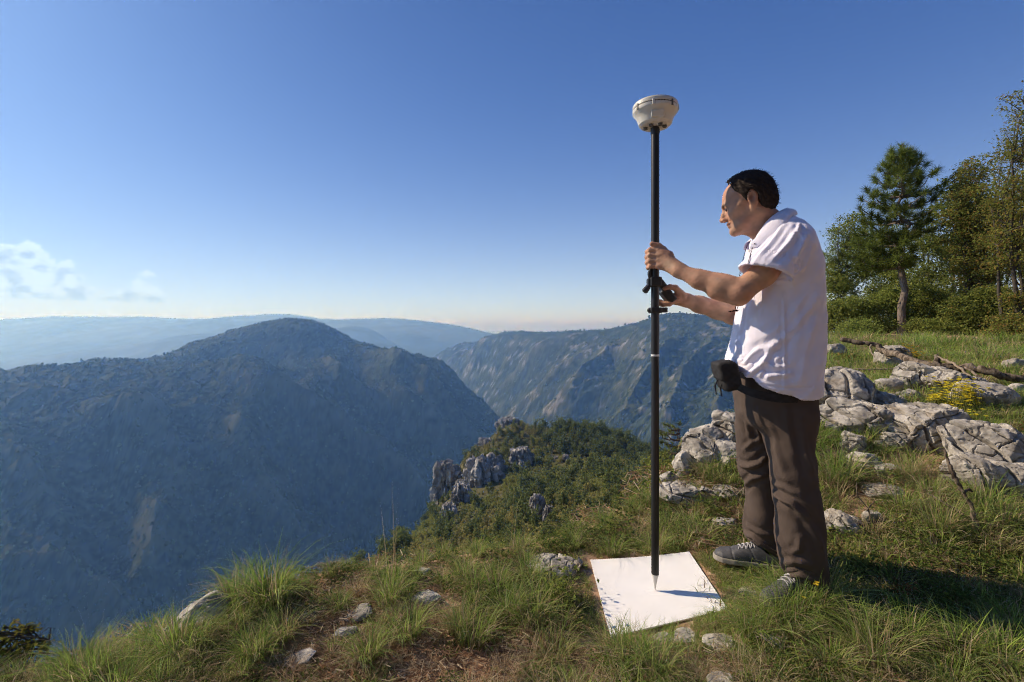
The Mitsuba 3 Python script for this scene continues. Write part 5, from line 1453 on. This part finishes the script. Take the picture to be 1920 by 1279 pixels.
tree_px('bush', 1635, 14.3, [(1640, 590, 46, 40), (1605, 605, 34, 30), (1665, 570, 28, 35), (1590, 575, 24, 24)], 'light green bush left of the pine trunk', 'bush', 36, LEAF_LIGHT, 7, 80, 120, .055, .17, .03)
tree_px('bush', 1752, 14.4, [(1745, 590, 44, 34), (1785, 585, 40, 36), (1720, 575, 26, 40)], 'dark bush right of the pine trunk', 'bush', 37, LEAF_DARK + LEAF, 7, 90, 120, .055, .17, .03)
tree_px('bush', 1850, 11.5, [(1840, 585, 42, 36), (1880, 570, 40, 44), (1905, 600, 34, 28)], 'dark bush under the trees at the right edge', 'bush', 38, LEAF_DARK + LEAF, 7, 100, 120, .05, .16, .03)
tree_px('bush', 1562, 14.5, [(1560, 600, 22, 26), (1575, 585, 24, 24)], 'low scrub at the foot of the small airy tree', 'bush', 39, LEAF + LEAF_LIGHT, 5, 34, 110, .055, .16, .03)
tree_px('bush', 1700, 15.5, [(1700, 575, 60, 50), (1650, 580, 50, 45), (1760, 560, 50, 55), (1800, 580, 40, 45)], 'thicket filling the space behind the pine trunk', 'bush', 44, LEAF + LEAF_LIGHT, 8, 85, 125, .06, .2, .03)
tree_px('bush', 1800, 12.2, [(1800, 600, 40, 26), (1830, 570, 40, 40)], 'yellow-green bush under the tall brownish green tree', 'bush', 45, LEAF_LIGHT + LEAF_WARM, 7, 80, 120, .05, .16, .03)
tree_px('broadleaf_tree', 1665, 18.5, [(1660, 470, 50, 50), (1640, 530, 50, 50), (1690, 540, 60, 50)], 'shaded tree standing behind the bare pine trunk', 'tree', 40, LEAF + LEAF_LIGHT, 5, 75, 125, .065, .22)
tree_px('broadleaf_tree', 1870, 16.0, [(1860, 440, 70, 60), (1900, 520, 70, 50), (1820, 540, 50, 40)], 'dense tree filling the gap behind the brownish green tree', 'tree', 41, LEAF + LEAF_LIGHT, 5, 90, 125, .06, .2)
tree_px('bush', 1552, 6.6, [(1545, 668, 18, 20), (1562, 680, 22, 16), (1580, 672, 16, 12)], 'brownish scrub between the man\'s back and the tall craggy boulder', 'bush', 42, LEAF_WARM, 6, 36, 60, .028, .07, .012)
tree_px('bush', 1885, 3.3, [(1870, 800, 34, 16), (1905, 790, 30, 20), (1840, 812, 22, 10)], 'green leafy weeds right of the yellow flowers', 'bush', 43, LEAF_LIGHT + LEAF, 10, 70, 40, .022, .05, .006)

tree_px('bush', 1605, 12.3, [(1600, 622, 40, 16), (1630, 615, 26, 20)], 'low light green scrub at the wood\'s foot, nearest the man', 'bush', 46, LEAF_LIGHT, 7, 60, 90, .045, .13, .02)
tree_px('bush', 1765, 12.0, [(1760, 620, 50, 15), (1735, 612, 24, 20)], 'low scrub in front of the thicket, right of the pine trunk', 'bush', 47, LEAF_LIGHT + LEAF, 7, 60, 90, .045, .13, .02)
tree_px('bush', 1900, 10.0, [(1890, 625, 46, 20), (1930, 612, 40, 26)], 'low scrub at the right edge under the dark-leaved tree', 'bush', 48, LEAF + LEAF_WARM, 7, 70, 90, .04, .12, .02)

# unseen trees added behind the camera and to the right to cut ambient light
_fg = np.random.default_rng(77)
for i in range(3):
    wl = broadleaf(_fg, 7, [(0, 0, 4.2, 1.7, 1.7, 1.6), (.5, .3, 5.8, 1.0, 1.0, .9), (-.6, -.2, 3.0, 1.4, 1.3, .9)], 3, 60, 60, .16, LEAF, .3, 0, .08)
    scene[f'kind_wood_{i}'] = {'type': 'shapegroup', 'trunk': mikit.ply(wl[0], 'mat_bark', smooth=True), 'crown': mikit.ply(wl[1][:2], 'mat_leaf', color=wl[1][2])}
k_ = 0
for x, y in [(-3.5, -4.2), (-1.2, -4.8), (1.0, -4.4), (3.2, -4.6), (5.4, -3.8), (7.2, -2.0), (-5.5, -5.0), (0, -7), (3, -7), (-3, -7), (8.5, .5), (14, 9), (17, 12), (15, 5), (18, 2), (13, 1), (16, -3), (12, -5), (9, -8), (13, -10), (5, -9), (1, -10), (-4, -9), (-8, -8), (-3, -13), (3, -13), (8, -13), (20, 8), (21, 15), (19, 20), (24, 22)]:
    k_ += 1; s = float(_fg.uniform(.95, 1.35))
    scene[f'wood_edge__{k_:03d}'] = {'type': 'instance', 'g': {'type': 'ref', 'id': f'kind_wood_{k_ % 3}'}, 'to_world': T().translate([x, y, float(max(H(x, y), -1)) - .1]).rotate([0, 0, 1], float(_fg.uniform(0, 360))).scale([s, s, s])}
note('wood_edge', 'unseen trees added behind the camera and at right to dim the skylight', kind='stuff')


# ------------------------------------------------------------------ dead wood
scene['mat_dead_wood'] = {'type': 'twosided', 'b': {'type': 'bumpmap', 'scale': 1.0, 't': mikit.proc(lambda p, n, uv: FB(p.x * 90, p.y * 90, p.z * 30, 3) * .006, 1.5e-3), 'b': {'type': 'principled', 'base_color': mikit.proc(lambda p, n, uv: MX((.055, .042, .033), (.21, .17, .13), SS(.3, .7, FB(p.x * 40, p.y * 40, p.z * 16, 3)))), 'roughness': .95, 'specular': .1}}}
scene['mat_pale_wood'] = rough(mikit.proc(lambda p, n, uv: MX((.22, .17, .12), (.42, .34, .26), FB(p.x * 60, p.y * 60, p.z * 20, 3))), .9, .1)


def stick(pts, r, n=26, seed=0, jit=.3):
    P = np.array([at(*q) for q in pts]); t = np.linspace(0, len(P) - 1, n)
    C = PchipInterpolator(np.arange(len(P)), P)(t); R = np.interp(t, np.linspace(0, len(P) - 1, len(r)), r)
    g = np.random.default_rng(seed); C += g.normal(size=C.shape) * R[:, None] * jit
    return tube(C, R * g.uniform(.8, 1.2, n), 9)


LG = thing('fallen_branch', 'long dark fallen branch lying across the rocks at right', 'branch')
put(LG + '__limb', stick([(1577, 636, 5.6), (1608, 642, 5.5), (1640, 646, 5.4), (1652, 656, 5.35), (1690, 668, 4.75), (1735, 682, 4.4), (1775, 688, 4.3), (1815, 689, 4.2), (1850, 696, 4.1), (1925, 712, 4.0)], [.024, .026, .034, .034, .032, .030, .034], 44, 1), 'mat_dead_wood', smooth=True)
put(LG + '__stub', stick([(1755, 694, 4.36), (1757, 680, 4.36), (1756, 666, 4.37)], [.034, .028, .012], 9, 2), 'mat_dead_wood', smooth=True)
put(LG + '__twig', stick([(1632, 646, 5.4), (1633, 658, 5.38), (1640, 670, 5.3)], [.012, .007, .004], 9, 3), 'mat_pale_wood', smooth=True)
put(LG + '__twig', stick([(1758, 670, 4.36), (1778, 678, 4.28), (1800, 690, 4.18), (1818, 705, 4.1), (1824, 712, 4.05)], [.010, .012, .009, .005], 16, 4), 'mat_pale_wood', smooth=True)
put(LG + '__twig', stick([(1808, 688, 4.2), (1835, 705, 4.0), (1868, 728, 3.8), (1890, 745, 3.7)], [.010, .009, .006], 16, 5), 'mat_dead_wood', smooth=True)
st = thing('stick', 'thin pale stick lying on the grass in front of the fallen branch', 'stick')
put(st + '__shaft', stick([(1598, 692, 4.95), (1640, 693, 4.9), (1690, 691, 4.9), (1705, 692, 4.9)], [.007, .009, .007], 16, 6), 'mat_pale_wood', smooth=True)
put(st + '__twig', stick([(1660, 668, 5.2), (1690, 678, 5.05), (1715, 684, 4.95)], [.006, .009, .008], 10, 7), 'mat_pale_wood', smooth=True)
tw = thing('dead_sapling', 'upright crooked dead twig in the grass at right', 'twig')
put(tw + '__stem', stick([(1770, 842, 2.30), (1781, 875, 2.28), (1794, 905, 2.26), (1808, 925, 2.24), (1824, 962, 2.22), (1836, 1005, 2.20), (1846, 1050, 2.18), (1850, 1068, 2.17)], [.006, .009, .008, .010, .011, .012], 36, 8), 'mat_dead_wood', smooth=True)
put(tw + '__twig', stick([(1806, 925, 2.24), (1815, 918, 2.26), (1822, 922, 2.28)], [.007, .004], 6, 9), 'mat_dead_wood', smooth=True)
put(tw + '__twig', stick([(1806, 965, 2.23), (1770, 942, 2.3), (1738, 925, 2.36)], [.006, .005, .003], 12, 10), 'mat_dead_wood', smooth=True)
fl = thing('log', 'grey fallen log entering at the right edge, behind the dark shadow', 'log')
put(fl + '__trunk', stick([(1786, 1056, 2.16), (1830, 1058, 2.13), (1880, 1060, 2.1), (1960, 1062, 2.06)], [.012, .017, .020, .022], 22, 11, .12), 'mat_dead_wood', smooth=True)
tq = thing('twig', 'forked dry twig lying in front of the furrowed rock at the man\'s calf', 'twig')
put(tq + '__stem', stick([(1610, 985, 2.32), (1660, 978, 2.32), (1735, 981, 2.3), (1775, 1000, 2.22), (1810, 1020, 2.15)], [.004, .006, .007, .005], 24, 12), 'mat_dead_wood', smooth=True)
put(tq + '__twig', stick([(1632, 980, 2.32), (1628, 955, 2.34), (1608, 930, 2.36), (1606, 905, 2.38)], [.004, .003, .0015], 12, 13), 'mat_dead_wood', smooth=True)
put(tq + '__twig', stick([(1625, 958, 2.34), (1640, 940, 2.34)], [.003, .0015], 6, 14), 'mat_dead_wood', smooth=True)
rt = thing('root', 'curved bare root lying on the soil at the lower left', 'root')
put(rt + '__piece', stick([(640, 1140, 2.02), (672, 1122, 2.08), (706, 1104, 2.14), (722, 1100, 2.17)], [.006, .009, .006], 16, 15), 'mat_pale_wood', smooth=True)

# ------------------------------------------------------------------ flowers and single plants
def flowers(name, label, spots, D, petal, n, hgt, group_=None, head=.016, category='flowers'):
    g = np.random.default_rng(int(spots[0][0] + spots[0][1])); key = thing(name, label, category, group_)
    S, L, Pt = [], [], []
    for k in range(n):
        c = spots[int(g.integers(0, len(spots)))]
        x, y = c[0] + g.normal(0, c[2] * .5), c[1] + g.normal(0, c[3] * .5); e = at(x, y, D + g.normal(0, .12))
        b = np.array([e[0] + g.normal(0, .03), e[1], float(H(e[0], e[1])) - .01])
        if e[2] < b[2] + .03:
            e[2] = b[2] + g.uniform(.4, 1) * hgt
        S.append(tube([b, (b + e) / 2 + g.normal(0, .008, 3), e], [.0022, .0018, .0012], 4, False))
        for j in range(3):
            q = b + (e - b) * g.uniform(.1, .8); L.append((q, g.normal(size=3) + [0, 0, .8]))
        for j in range(7):
            a = 6.283 * j / 7; dd = np.array([math.cos(a), math.sin(a), .35]); Pt.append((e + dd * head * .55, np.array([-dd[0] * .4, -dd[1] * .4, 1])))
    put(key + '__stem', cat(S), 'mat_stalk', smooth=True, kind='stuff')
    q = np.array([l[0] for l in L]); nn = np.array([l[1] / np.linalg.norm(l[1]) for l in L])
    v, f, c = leaves(g, q, nn, g.uniform(.015, .035, len(q)), np.array(LEAF_LIGHT)[g.integers(0, 3, len(q))], .35); put(key + '__leaf', (v, f), 'mat_leaf', color=c, kind='stuff')
    q = np.array([l[0] for l in Pt]); nn = np.array([l[1] / np.linalg.norm(l[1]) for l in Pt])
    v, f, c = leaves(g, q, nn, np.full(len(q), head * 1.25), np.array(petal) * g.uniform(.8, 1.1, (len(q), 1)), .7); put(key + '__petal', (v, f), 'mat_petal', color=c, kind='stuff')


scene['mat_stalk'] = rough(rgb(.12, .13, .04), .8, .2)
YEL = (.82, .70, .06)
flowers('yellow_flower', 'yellow flower patch left of the smooth grey boulder', [(1755, 745, 16, 10), (1775, 758, 16, 10)], 3.62, YEL, 90, .17, 'yellow flowers among the rocks')
flowers('yellow_flower', 'thickest yellow flower patch below the smooth grey boulder', [(1790, 768, 26, 14), (1812, 778, 18, 10)], 3.45, YEL, 150, .20, 'yellow flowers among the rocks')
flowers('yellow_flower', 'yellow flower patch behind the fallen branch, above the dark knob of rock', [(1700, 652, 18, 9), (1712, 662, 14, 8)], 5.6, (.70, .45, .04), 55, .22, 'yellow flowers among the rocks')
flowers('yellow_flower', 'sparse yellow flowers right of the thickest patch', [(1835, 775, 20, 10)], 3.4, YEL, 40, .16, 'yellow flowers among the rocks')
flowers('yellow_flower', 'few tiny yellow flowers in the grass at the nearer trouser leg', [(1505, 1122, 6, 4), (1530, 1092, 5, 4)], 1.80, (.62, .44, .04), 5, .06, None, .009)
flowers('pink_flower', 'single pink flower at the right edge', [(1897, 734, 3, 2)], 3.6, (.62, .18, .45), 4, .10, None, .016, 'flower')


def weed(name, label, px, py, D, w, h, pal, n, size, seed, category='plant', ratio=.3):
    g = np.random.default_rng(seed); key = thing(name, label, category); c = at(px, py, D); W, Hh = w / FOC * D, h / FOC * D
    q = g.normal(size=(n, 3)) * np.array([W * .4, W * .4, Hh * .4]) + c; q[:, 2] = np.maximum(q[:, 2], H(q[:, 0], q[:, 1]) + .01)
    nn = g.normal(size=(n, 3)) + [0, -.3, .6]; nn /= np.linalg.norm(nn, axis=1, keepdims=True)
    v, f, cc = leaves(g, q, nn, g.uniform(size * .6, size * 1.4, n), np.array(pal)[g.integers(0, len(pal), n)] * g.uniform(.7, 1.3, (n, 1)), ratio)
    put(key + '__leaf', (v, f), 'mat_leaf', color=cc, kind='stuff')
    S = []
    for k in range(max(5, n // 14)):
        e = q[k]; b = np.array([c[0] + g.normal(0, W * .2), c[1] + g.normal(0, W * .2), 0]); b[2] = float(H(b[0], b[1])) - .01
        S.append(tube([b, (b + e) / 2 + g.normal(0, .01, 3), e], [.003, .0022, .0012], 4, False))
    put(key + '__stem', cat(S), 'mat_stalk', smooth=True, kind='stuff')


RUST = [(.30, .10, .045), (.24, .085, .04), (.36, .15, .06)]
weed('fern', 'rust-brown withered fern at the right edge beside the outcrop', 1900, 826, 3.0, 40, 34, RUST, 260, .022, 51, 'fern')
weed('withered_herb', 'rust-brown withered herb in the shadow at lower right', 1690, 1108, 1.85, 26, 26, RUST, 120, .018, 52)
weed('leafy_plant', 'small leafy plant under the flat pitted rock, left of the board', 1050, 1100, 2.06, 60, 40, LEAF_LIGHT + LEAF, 260, .020, 53, ratio=.6)
weed('leafy_plant', 'bright leafy plant in front of the board\'s right corner', 1345, 1172, 1.86, 22, 18, [(.20, .25, .06), (.26, .28, .08)], 40, .032, 54, ratio=.4)
weed('leafy_plant', 'leafy plant in the shadow at the right, below the log', 1760, 1130, 1.92, 90, 34, LEAF + LEAF_LIGHT, 420, .018, 55, ratio=.6)
weed('leafy_plant', 'leafy plant at the man\'s heel, in his shadow', 1610, 1080, 2.0, 70, 34, LEAF + LEAF_LIGHT, 380, .018, 56, ratio=.6)
weed('leafy_plant', 'yellowish leafy weeds on the brink, left of the bare soil', 575, 1120, 2.05, 60, 22, [(.22, .20, .05), (.28, .20, .05), (.14, .17, .04)], 260, .018, 57, ratio=.5)
weed('leafy_plant', 'green leafy weeds beside the slanting bare rock on the brink', 450, 1165, 1.93, 60, 30, LEAF_LIGHT, 340, .016, 58, ratio=.7)

weed('leafy_plant', 'bright weeds in the sunlit grass at the bottom right corner', 1850, 1235, 1.66, 90, 36, LEAF_LIGHT + LEAF, 420, .017, 61, ratio=.5)
weed('leafy_plant', 'dense leafy weeds along the bottom edge below the man\'s heel', 1620, 1235, 1.68, 100, 36, LEAF_LIGHT + LEAF, 460, .017, 62, ratio=.55)
weed('leafy_plant', 'weeds behind the log at the right edge', 1850, 1020, 2.28, 80, 30, LEAF_LIGHT + LEAF, 380, .018, 63, ratio=.55)
weed('leafy_plant', 'weeds around the furrowed rock at the man\'s calf', 1660, 1030, 2.22, 80, 26, LEAF_LIGHT + LEAF_WARM, 360, .017, 64, ratio=.5)
for lab, pts, rad, sd in (('thin grey twig lying in the weeds left of the log', [(1640, 1060, 2.12), (1690, 1045, 2.15), (1745, 1042, 2.15), (1790, 1050, 2.12)], [.003, .005, .005], 71), ('bent pale twig in the shadow below the log', [(1700, 1120, 1.93), (1745, 1100, 1.97), (1800, 1090, 1.99), (1850, 1098, 1.97)], [.003, .005, .004], 72),
                          ('thin twig arching through the grass behind the upright twig', [(1740, 965, 2.36), (1790, 985, 2.3), (1850, 1000, 2.27), (1915, 998, 2.27)], [.003, .005, .004], 73)):
    tk = thing('twig', lab, 'twig'); put(tk + '__stem', stick(pts, rad, 22, sd, .5), 'mat_dead_wood', smooth=True)
    P = pts[1]; put(tk + '__twig', stick([P, (P[0] + 14, P[1] - 16, P[2]), (P[0] + 34, P[1] - 26, P[2])], [.003, .0015], 8, sd + 9), 'mat_dead_wood', smooth=True)


def shrub_corner():
    g = np.random.default_rng(91); D = 1.75; o = at(10, 1300, D); cl = [(*(at(x, y, D) - o), w / FOC * D, .12, h / FOC * D) for x, y, w, h in ((10, 1195, 26, 18), (40, 1185, 22, 10), (52, 1215, 24, 12), (14, 1240, 30, 18), (-40, 1200, 40, 40))]
    plant_tree('shrub', broadleaf(g, .3, cl, 5, 70, 16, .019, [(.16, .17, .035), (.20, .18, .04), (.11, .13, .03)], .016, 0, .006), o, 'yellow-green shrub tip in the lower left corner', 'shrub')


shrub_corner()
_sg = np.random.default_rng(19); so = at(1274, 872, 9.5); so_h = 84 / FOC * 9.5
plant_tree('pine_tree', pine(_sg, so_h, [(so_h * z, a, L, .05) for z, a, L in ((.5, 3.3, .26), (.62, 2.9, .34), (.75, 3.4, .30), (.84, 3.0, .20), (.35, .3, .24), (.45, -.5, .2), (.3, 2.5, .3), (.22, 3.6, .3), (.2, 5.0, .3), (.62, 1.5, .16))], .07, 40), so - [0, 0, .05], 'stunted little pine with a dead top, between the pole and the rock pile', 'tree', None, 'mat_needle', 'mat_bark')
tree_px('bush', 1252, 8.8, [(1250, 868, 20, 24), (1275, 880, 26, 18), (1235, 880, 14, 20)], 'green bush below the stunted pine', 'bush', 61, LEAF_LIGHT + LEAF, 6, 60, 90, .04, .1, .015)
# ------------------------------------------------------------------ the wooded knoll below the brink
KN = [(960, 792, 262), (985, 800, 258), (1010, 815, 250), (1040, 815, 245), (1062, 812, 240), (1110, 815, 235), (1150, 830, 222), (1200, 855, 205), (1240, 875, 190), (1320, 890, 180), (1420, 900, 170),
      (940, 808, 258), (925, 820, 252), (900, 845, 243), (880, 862, 236), (850, 900, 222), (830, 930, 210), (812, 965, 195), (790, 1000, 170), (750, 1035, 140), (700, 1065, 115), (640, 1105, 95), (560, 1170, 85),
      (960, 840, 232), (1000, 860, 215), (1050, 860, 210), (1100, 870, 195), (900, 890, 205), (950, 910, 180), (1000, 930, 155), (1050, 920, 150), (1100, 910, 150), (1150, 900, 150), (1200, 905, 120),
      (880, 950, 165), (900, 1000, 120), (850, 1010, 130), (960, 980, 110), (1020, 985, 90), (1080, 970, 80), (1140, 960, 75), (1200, 940, 75), (1260, 930, 80), (1350, 930, 90), (800, 1060, 90), (880, 1060, 75), (960, 1060, 60), (1060, 1040, 52), (1180, 1020, 46), (1300, 1000, 46), (1450, 960, 60), (720, 1160, 70), (850, 1180, 50),
      # it drops off to the gorge on the left and behind
      (880, 960, 285), (840, 1010, 260), (800, 1060, 225), (740, 1120, 180), (650, 1180, 140), (960, 900, 310), (1060, 900, 300), (1160, 920, 280), (1300, 960, 250)]
_kp = np.array([at(*q) for q in KN])
_kf = RBFInterpolator(_kp[:, :2] / 100, _kp[:, 2] / 100, kernel='thin_plate_spline', smoothing=0.0006)


def knoll_z(x, y):
    x, y = np.asarray(x, float), np.asarray(y, float)
    z = _kf(np.stack([x.ravel(), y.ravel()], 1) / 100).reshape(x.shape) * 100
    p = np.stack([x, y, 0 * x], -1)
    return z + (meshkit.fbm(p / 9, 3, 71) - .5) * 3.0


_az = np.radians(np.arange(-27, 26, .25)); _r = np.exp(np.arange(math.log(34), math.log(330), .011))
_A, _R = np.meshgrid(_az, _r, indexing='ij'); _KX, _KY = _R * np.sin(_A), _R * np.cos(_A); _KZ = knoll_z(_KX, _KY)
scene['mat_knoll'] = rough(mikit.proc(lambda p, n, uv: MX(MX((.05, .055, .022), (.12, .105, .05), FB(p.x / 3, p.y / 3, p.z / 3, 3)), (.30, .28, .25), SS(.70, .50, n.z) * SS(.4, .6, FB(p.x / 2, p.y / 2, p.z / 5, 3)))), .95, .1)
put('wooded_knoll', (np.stack([_KX, _KY, _KZ], -1).reshape(-1, 3), grid_faces(*_KX.shape)[:, ::-1]), 'mat_knoll', smooth=True, kind='structure', label='wooded knoll with rocky flank below the brink')


def at_knoll(px, py):
    D = np.exp(np.linspace(math.log(40), math.log(300), 260)); X = (px - 960) / FOC * D; g = (CAMZ - (py - HZ) / FOC * D) - knoll_z(X, D)
    k = np.argmax(g < 0)
    return D[k] if (g < 0).any() else np.nan


# rock outcrops on its flank
scene['mat_cliff'] = {'type': 'twosided', 'b': {'type': 'bumpmap', 'scale': 1.0, 't': mikit.proc(lambda p, n, uv: FB(p.x * .9, p.y * .9, p.z * .45, 4) * .8, .05), 'b': {'type': 'principled', 'base_color': mikit.proc(lambda p, n, uv: MX((.16, .15, .135), (.42, .395, .36), SS(.3, .7, FB(p.x * .5, p.y * .5, p.z * .2, 4)))), 'roughness': .95, 'specular': .1}}}
CL, CPX = [], []
for px, py, w, h, D, lab in ((905, 934, 78, 94, 192, 'largest grey cliff on the flank of the wooded knoll'), (866, 970, 42, 76, 174, 'cliff just left of the largest one on the wooded knoll'), (977, 884, 44, 48, 206, 'small notched crag right of the largest cliff on the knoll'),
                             (838, 958, 54, 106, 202, 'long jagged crag along the left edge of the knoll'), (842, 990, 40, 52, 160, 'low rock below the cliffs of the knoll'), (1006, 985, 28, 64, 96, 'pale rock column in front of the knoll, just above the grassy brink'),
                             (1030, 985, 26, 40, 94, 'lower rock beside the pale column, above the grassy brink'), (952, 806, 40, 26, 262, 'rocky tip of the knoll\'s summit'), (1062, 872, 16, 22, 205, 'tiny rock spire among the trees of the knoll'), (912, 842, 34, 22, 246, 'bare rock on the knoll\'s left skyline'), (1040, 866, 18, 12, 212, 'small rock among the knoll\'s trees, left of the spire')):
    wm, hm = w / FOC * D, h / FOC * D; v, f = rock_mesh(int(px * 3 + py), (wm * .55, wm * .42, hm * .56), 5 if h > 70 else 4, (.92, .2, .25), 1.0, 0.0, .55)
    c = at(px, py - h * .42, D); put('cliff', (v + c, f), 'mat_cliff', smooth=40, label=lab, category='cliff'); CL.append((c[0], c[1], wm * .5)); CPX.append((px, py, w, h, D))

# its trees: too many to count
_tg = np.random.default_rng(101)
KPAL = [([(.30, .31, .085), (.36, .355, .10), (.24, .26, .075)], 1.0), ([(.36, .33, .11), (.42, .36, .14), (.30, .285, .09)], .9), ([(.12, .155, .05), (.15, .18, .06), (.19, .21, .07)], 1.15), ([(.33, .345, .09), (.38, .385, .115)], .8)]
for i, (pal, _s) in enumerate(KPAL):
    cl = [(_tg.normal(0, .5), _tg.normal(0, .5), 1.4 + 3.2 * t, 1.25 - .75 * t, 1.25 - .75 * t, .8) for t in np.linspace(0, 1, 4)] if i == 2 else [(0, 0, 2.2, 1.5, 1.5, 1.3), (.6, .4, 3.3, 1.0, 1.0, .9), (-.7, -.3, 2.6, 1.0, 1.0, .9), (.2, -.6, 1.2, 1.5, 1.4, .8)]
    wl = broadleaf(_tg, 4.6, cl, 2, 46, 11, .40, pal, .26, 0, .09)
    scene[f'kind_knoll_{i}'] = {'type': 'shapegroup', 'trunk': mikit.ply(wl[0], 'mat_bark', smooth=True), 'crown': mikit.ply(wl[1][:2], 'mat_leaf', color=wl[1][2])}
n_ = 7500
_px, _u = _tg.uniform(-24, 24, n_), _tg.random(n_)
_rr = 42 + 258 * _u ** .75; _x, _y = _rr * np.sin(np.radians(_px)), _rr * np.cos(np.radians(_px))
_z = knoll_z(_x, _y)
_pp, _qq = 960 + FOC * _x / _y, HZ + FOC * (CAMZ - _z) / _y
_ok = (_pp > 560) & (_pp < 1460) & (_qq < 1120) & ((_pp > 690) | (_qq > 1000))
for cx, cy, cr in CL:
    _ok &= ~((np.hypot(_x - cx, (_y - cy)) < cr * .8) | ((np.abs(_x - cx * _y / cy) < cr * .75) & (_y < cy) & (_y > cy - cr * 1.3)))
_small = np.zeros(len(_x), bool)
for px, py, w, h, D in CPX:
    _small |= ((np.abs(_pp - px) < w * .52) & (_y < D + 4) & (_qq > py - h) & (_qq - 2600 / _y < py - 6))
k_ = 0
for x, y, z, q, p, sm in zip(_x[_ok], _y[_ok], _z[_ok], _qq[_ok], _pp[_ok], _small[_ok]):
    k_ += 1
    conifer = _tg.random() < (.75 if p > 1040 and q < 860 else .10)
    t_ = float(meshkit.noise(np.array([x / 22, y / 22, 0]), 5)) + _tg.normal(0, .12)
    i = 2 if conifer else (0 if t_ < .42 else 3 if t_ < .58 else 1)
    s = float(_tg.uniform(.5, 1.0) ** .7 * _tg.uniform(.8, 1.35) * KPAL[i][1] * (1.25 if i == 2 else .85) * min(1, .45 + y / 200))
    s *= .55 if sm else 1
    scene[f'knoll_trees__{k_:03d}'] = {'type': 'instance', 'g': {'type': 'ref', 'id': f'kind_knoll_{i}'}, 'to_world': T().translate([float(x), float(y), float(z) - .3]).rotate([0, 0, 1], float(_tg.uniform(0, 360))).scale([s, s, s * float(_tg.uniform(.85, 1.25))])}
note('knoll_trees', 'mixed green trees and scrub covering the knoll below the brink', kind='stuff')
# ------------------------------------------------------------------ the air
scene['clear_boundary'] = {'type': 'null'}
scene['haze'] = {'type': 'cube', 'to_world': T().translate([0, 0, -515]).scale([60000, 60000, 785]), 'bsdf': {'type': 'ref', 'id': 'clear_boundary'}, 'interior': {'type': 'ref', 'id': 'air'}}
note('haze', 'blue haze filling the gorge and the distance', kind='stuff')
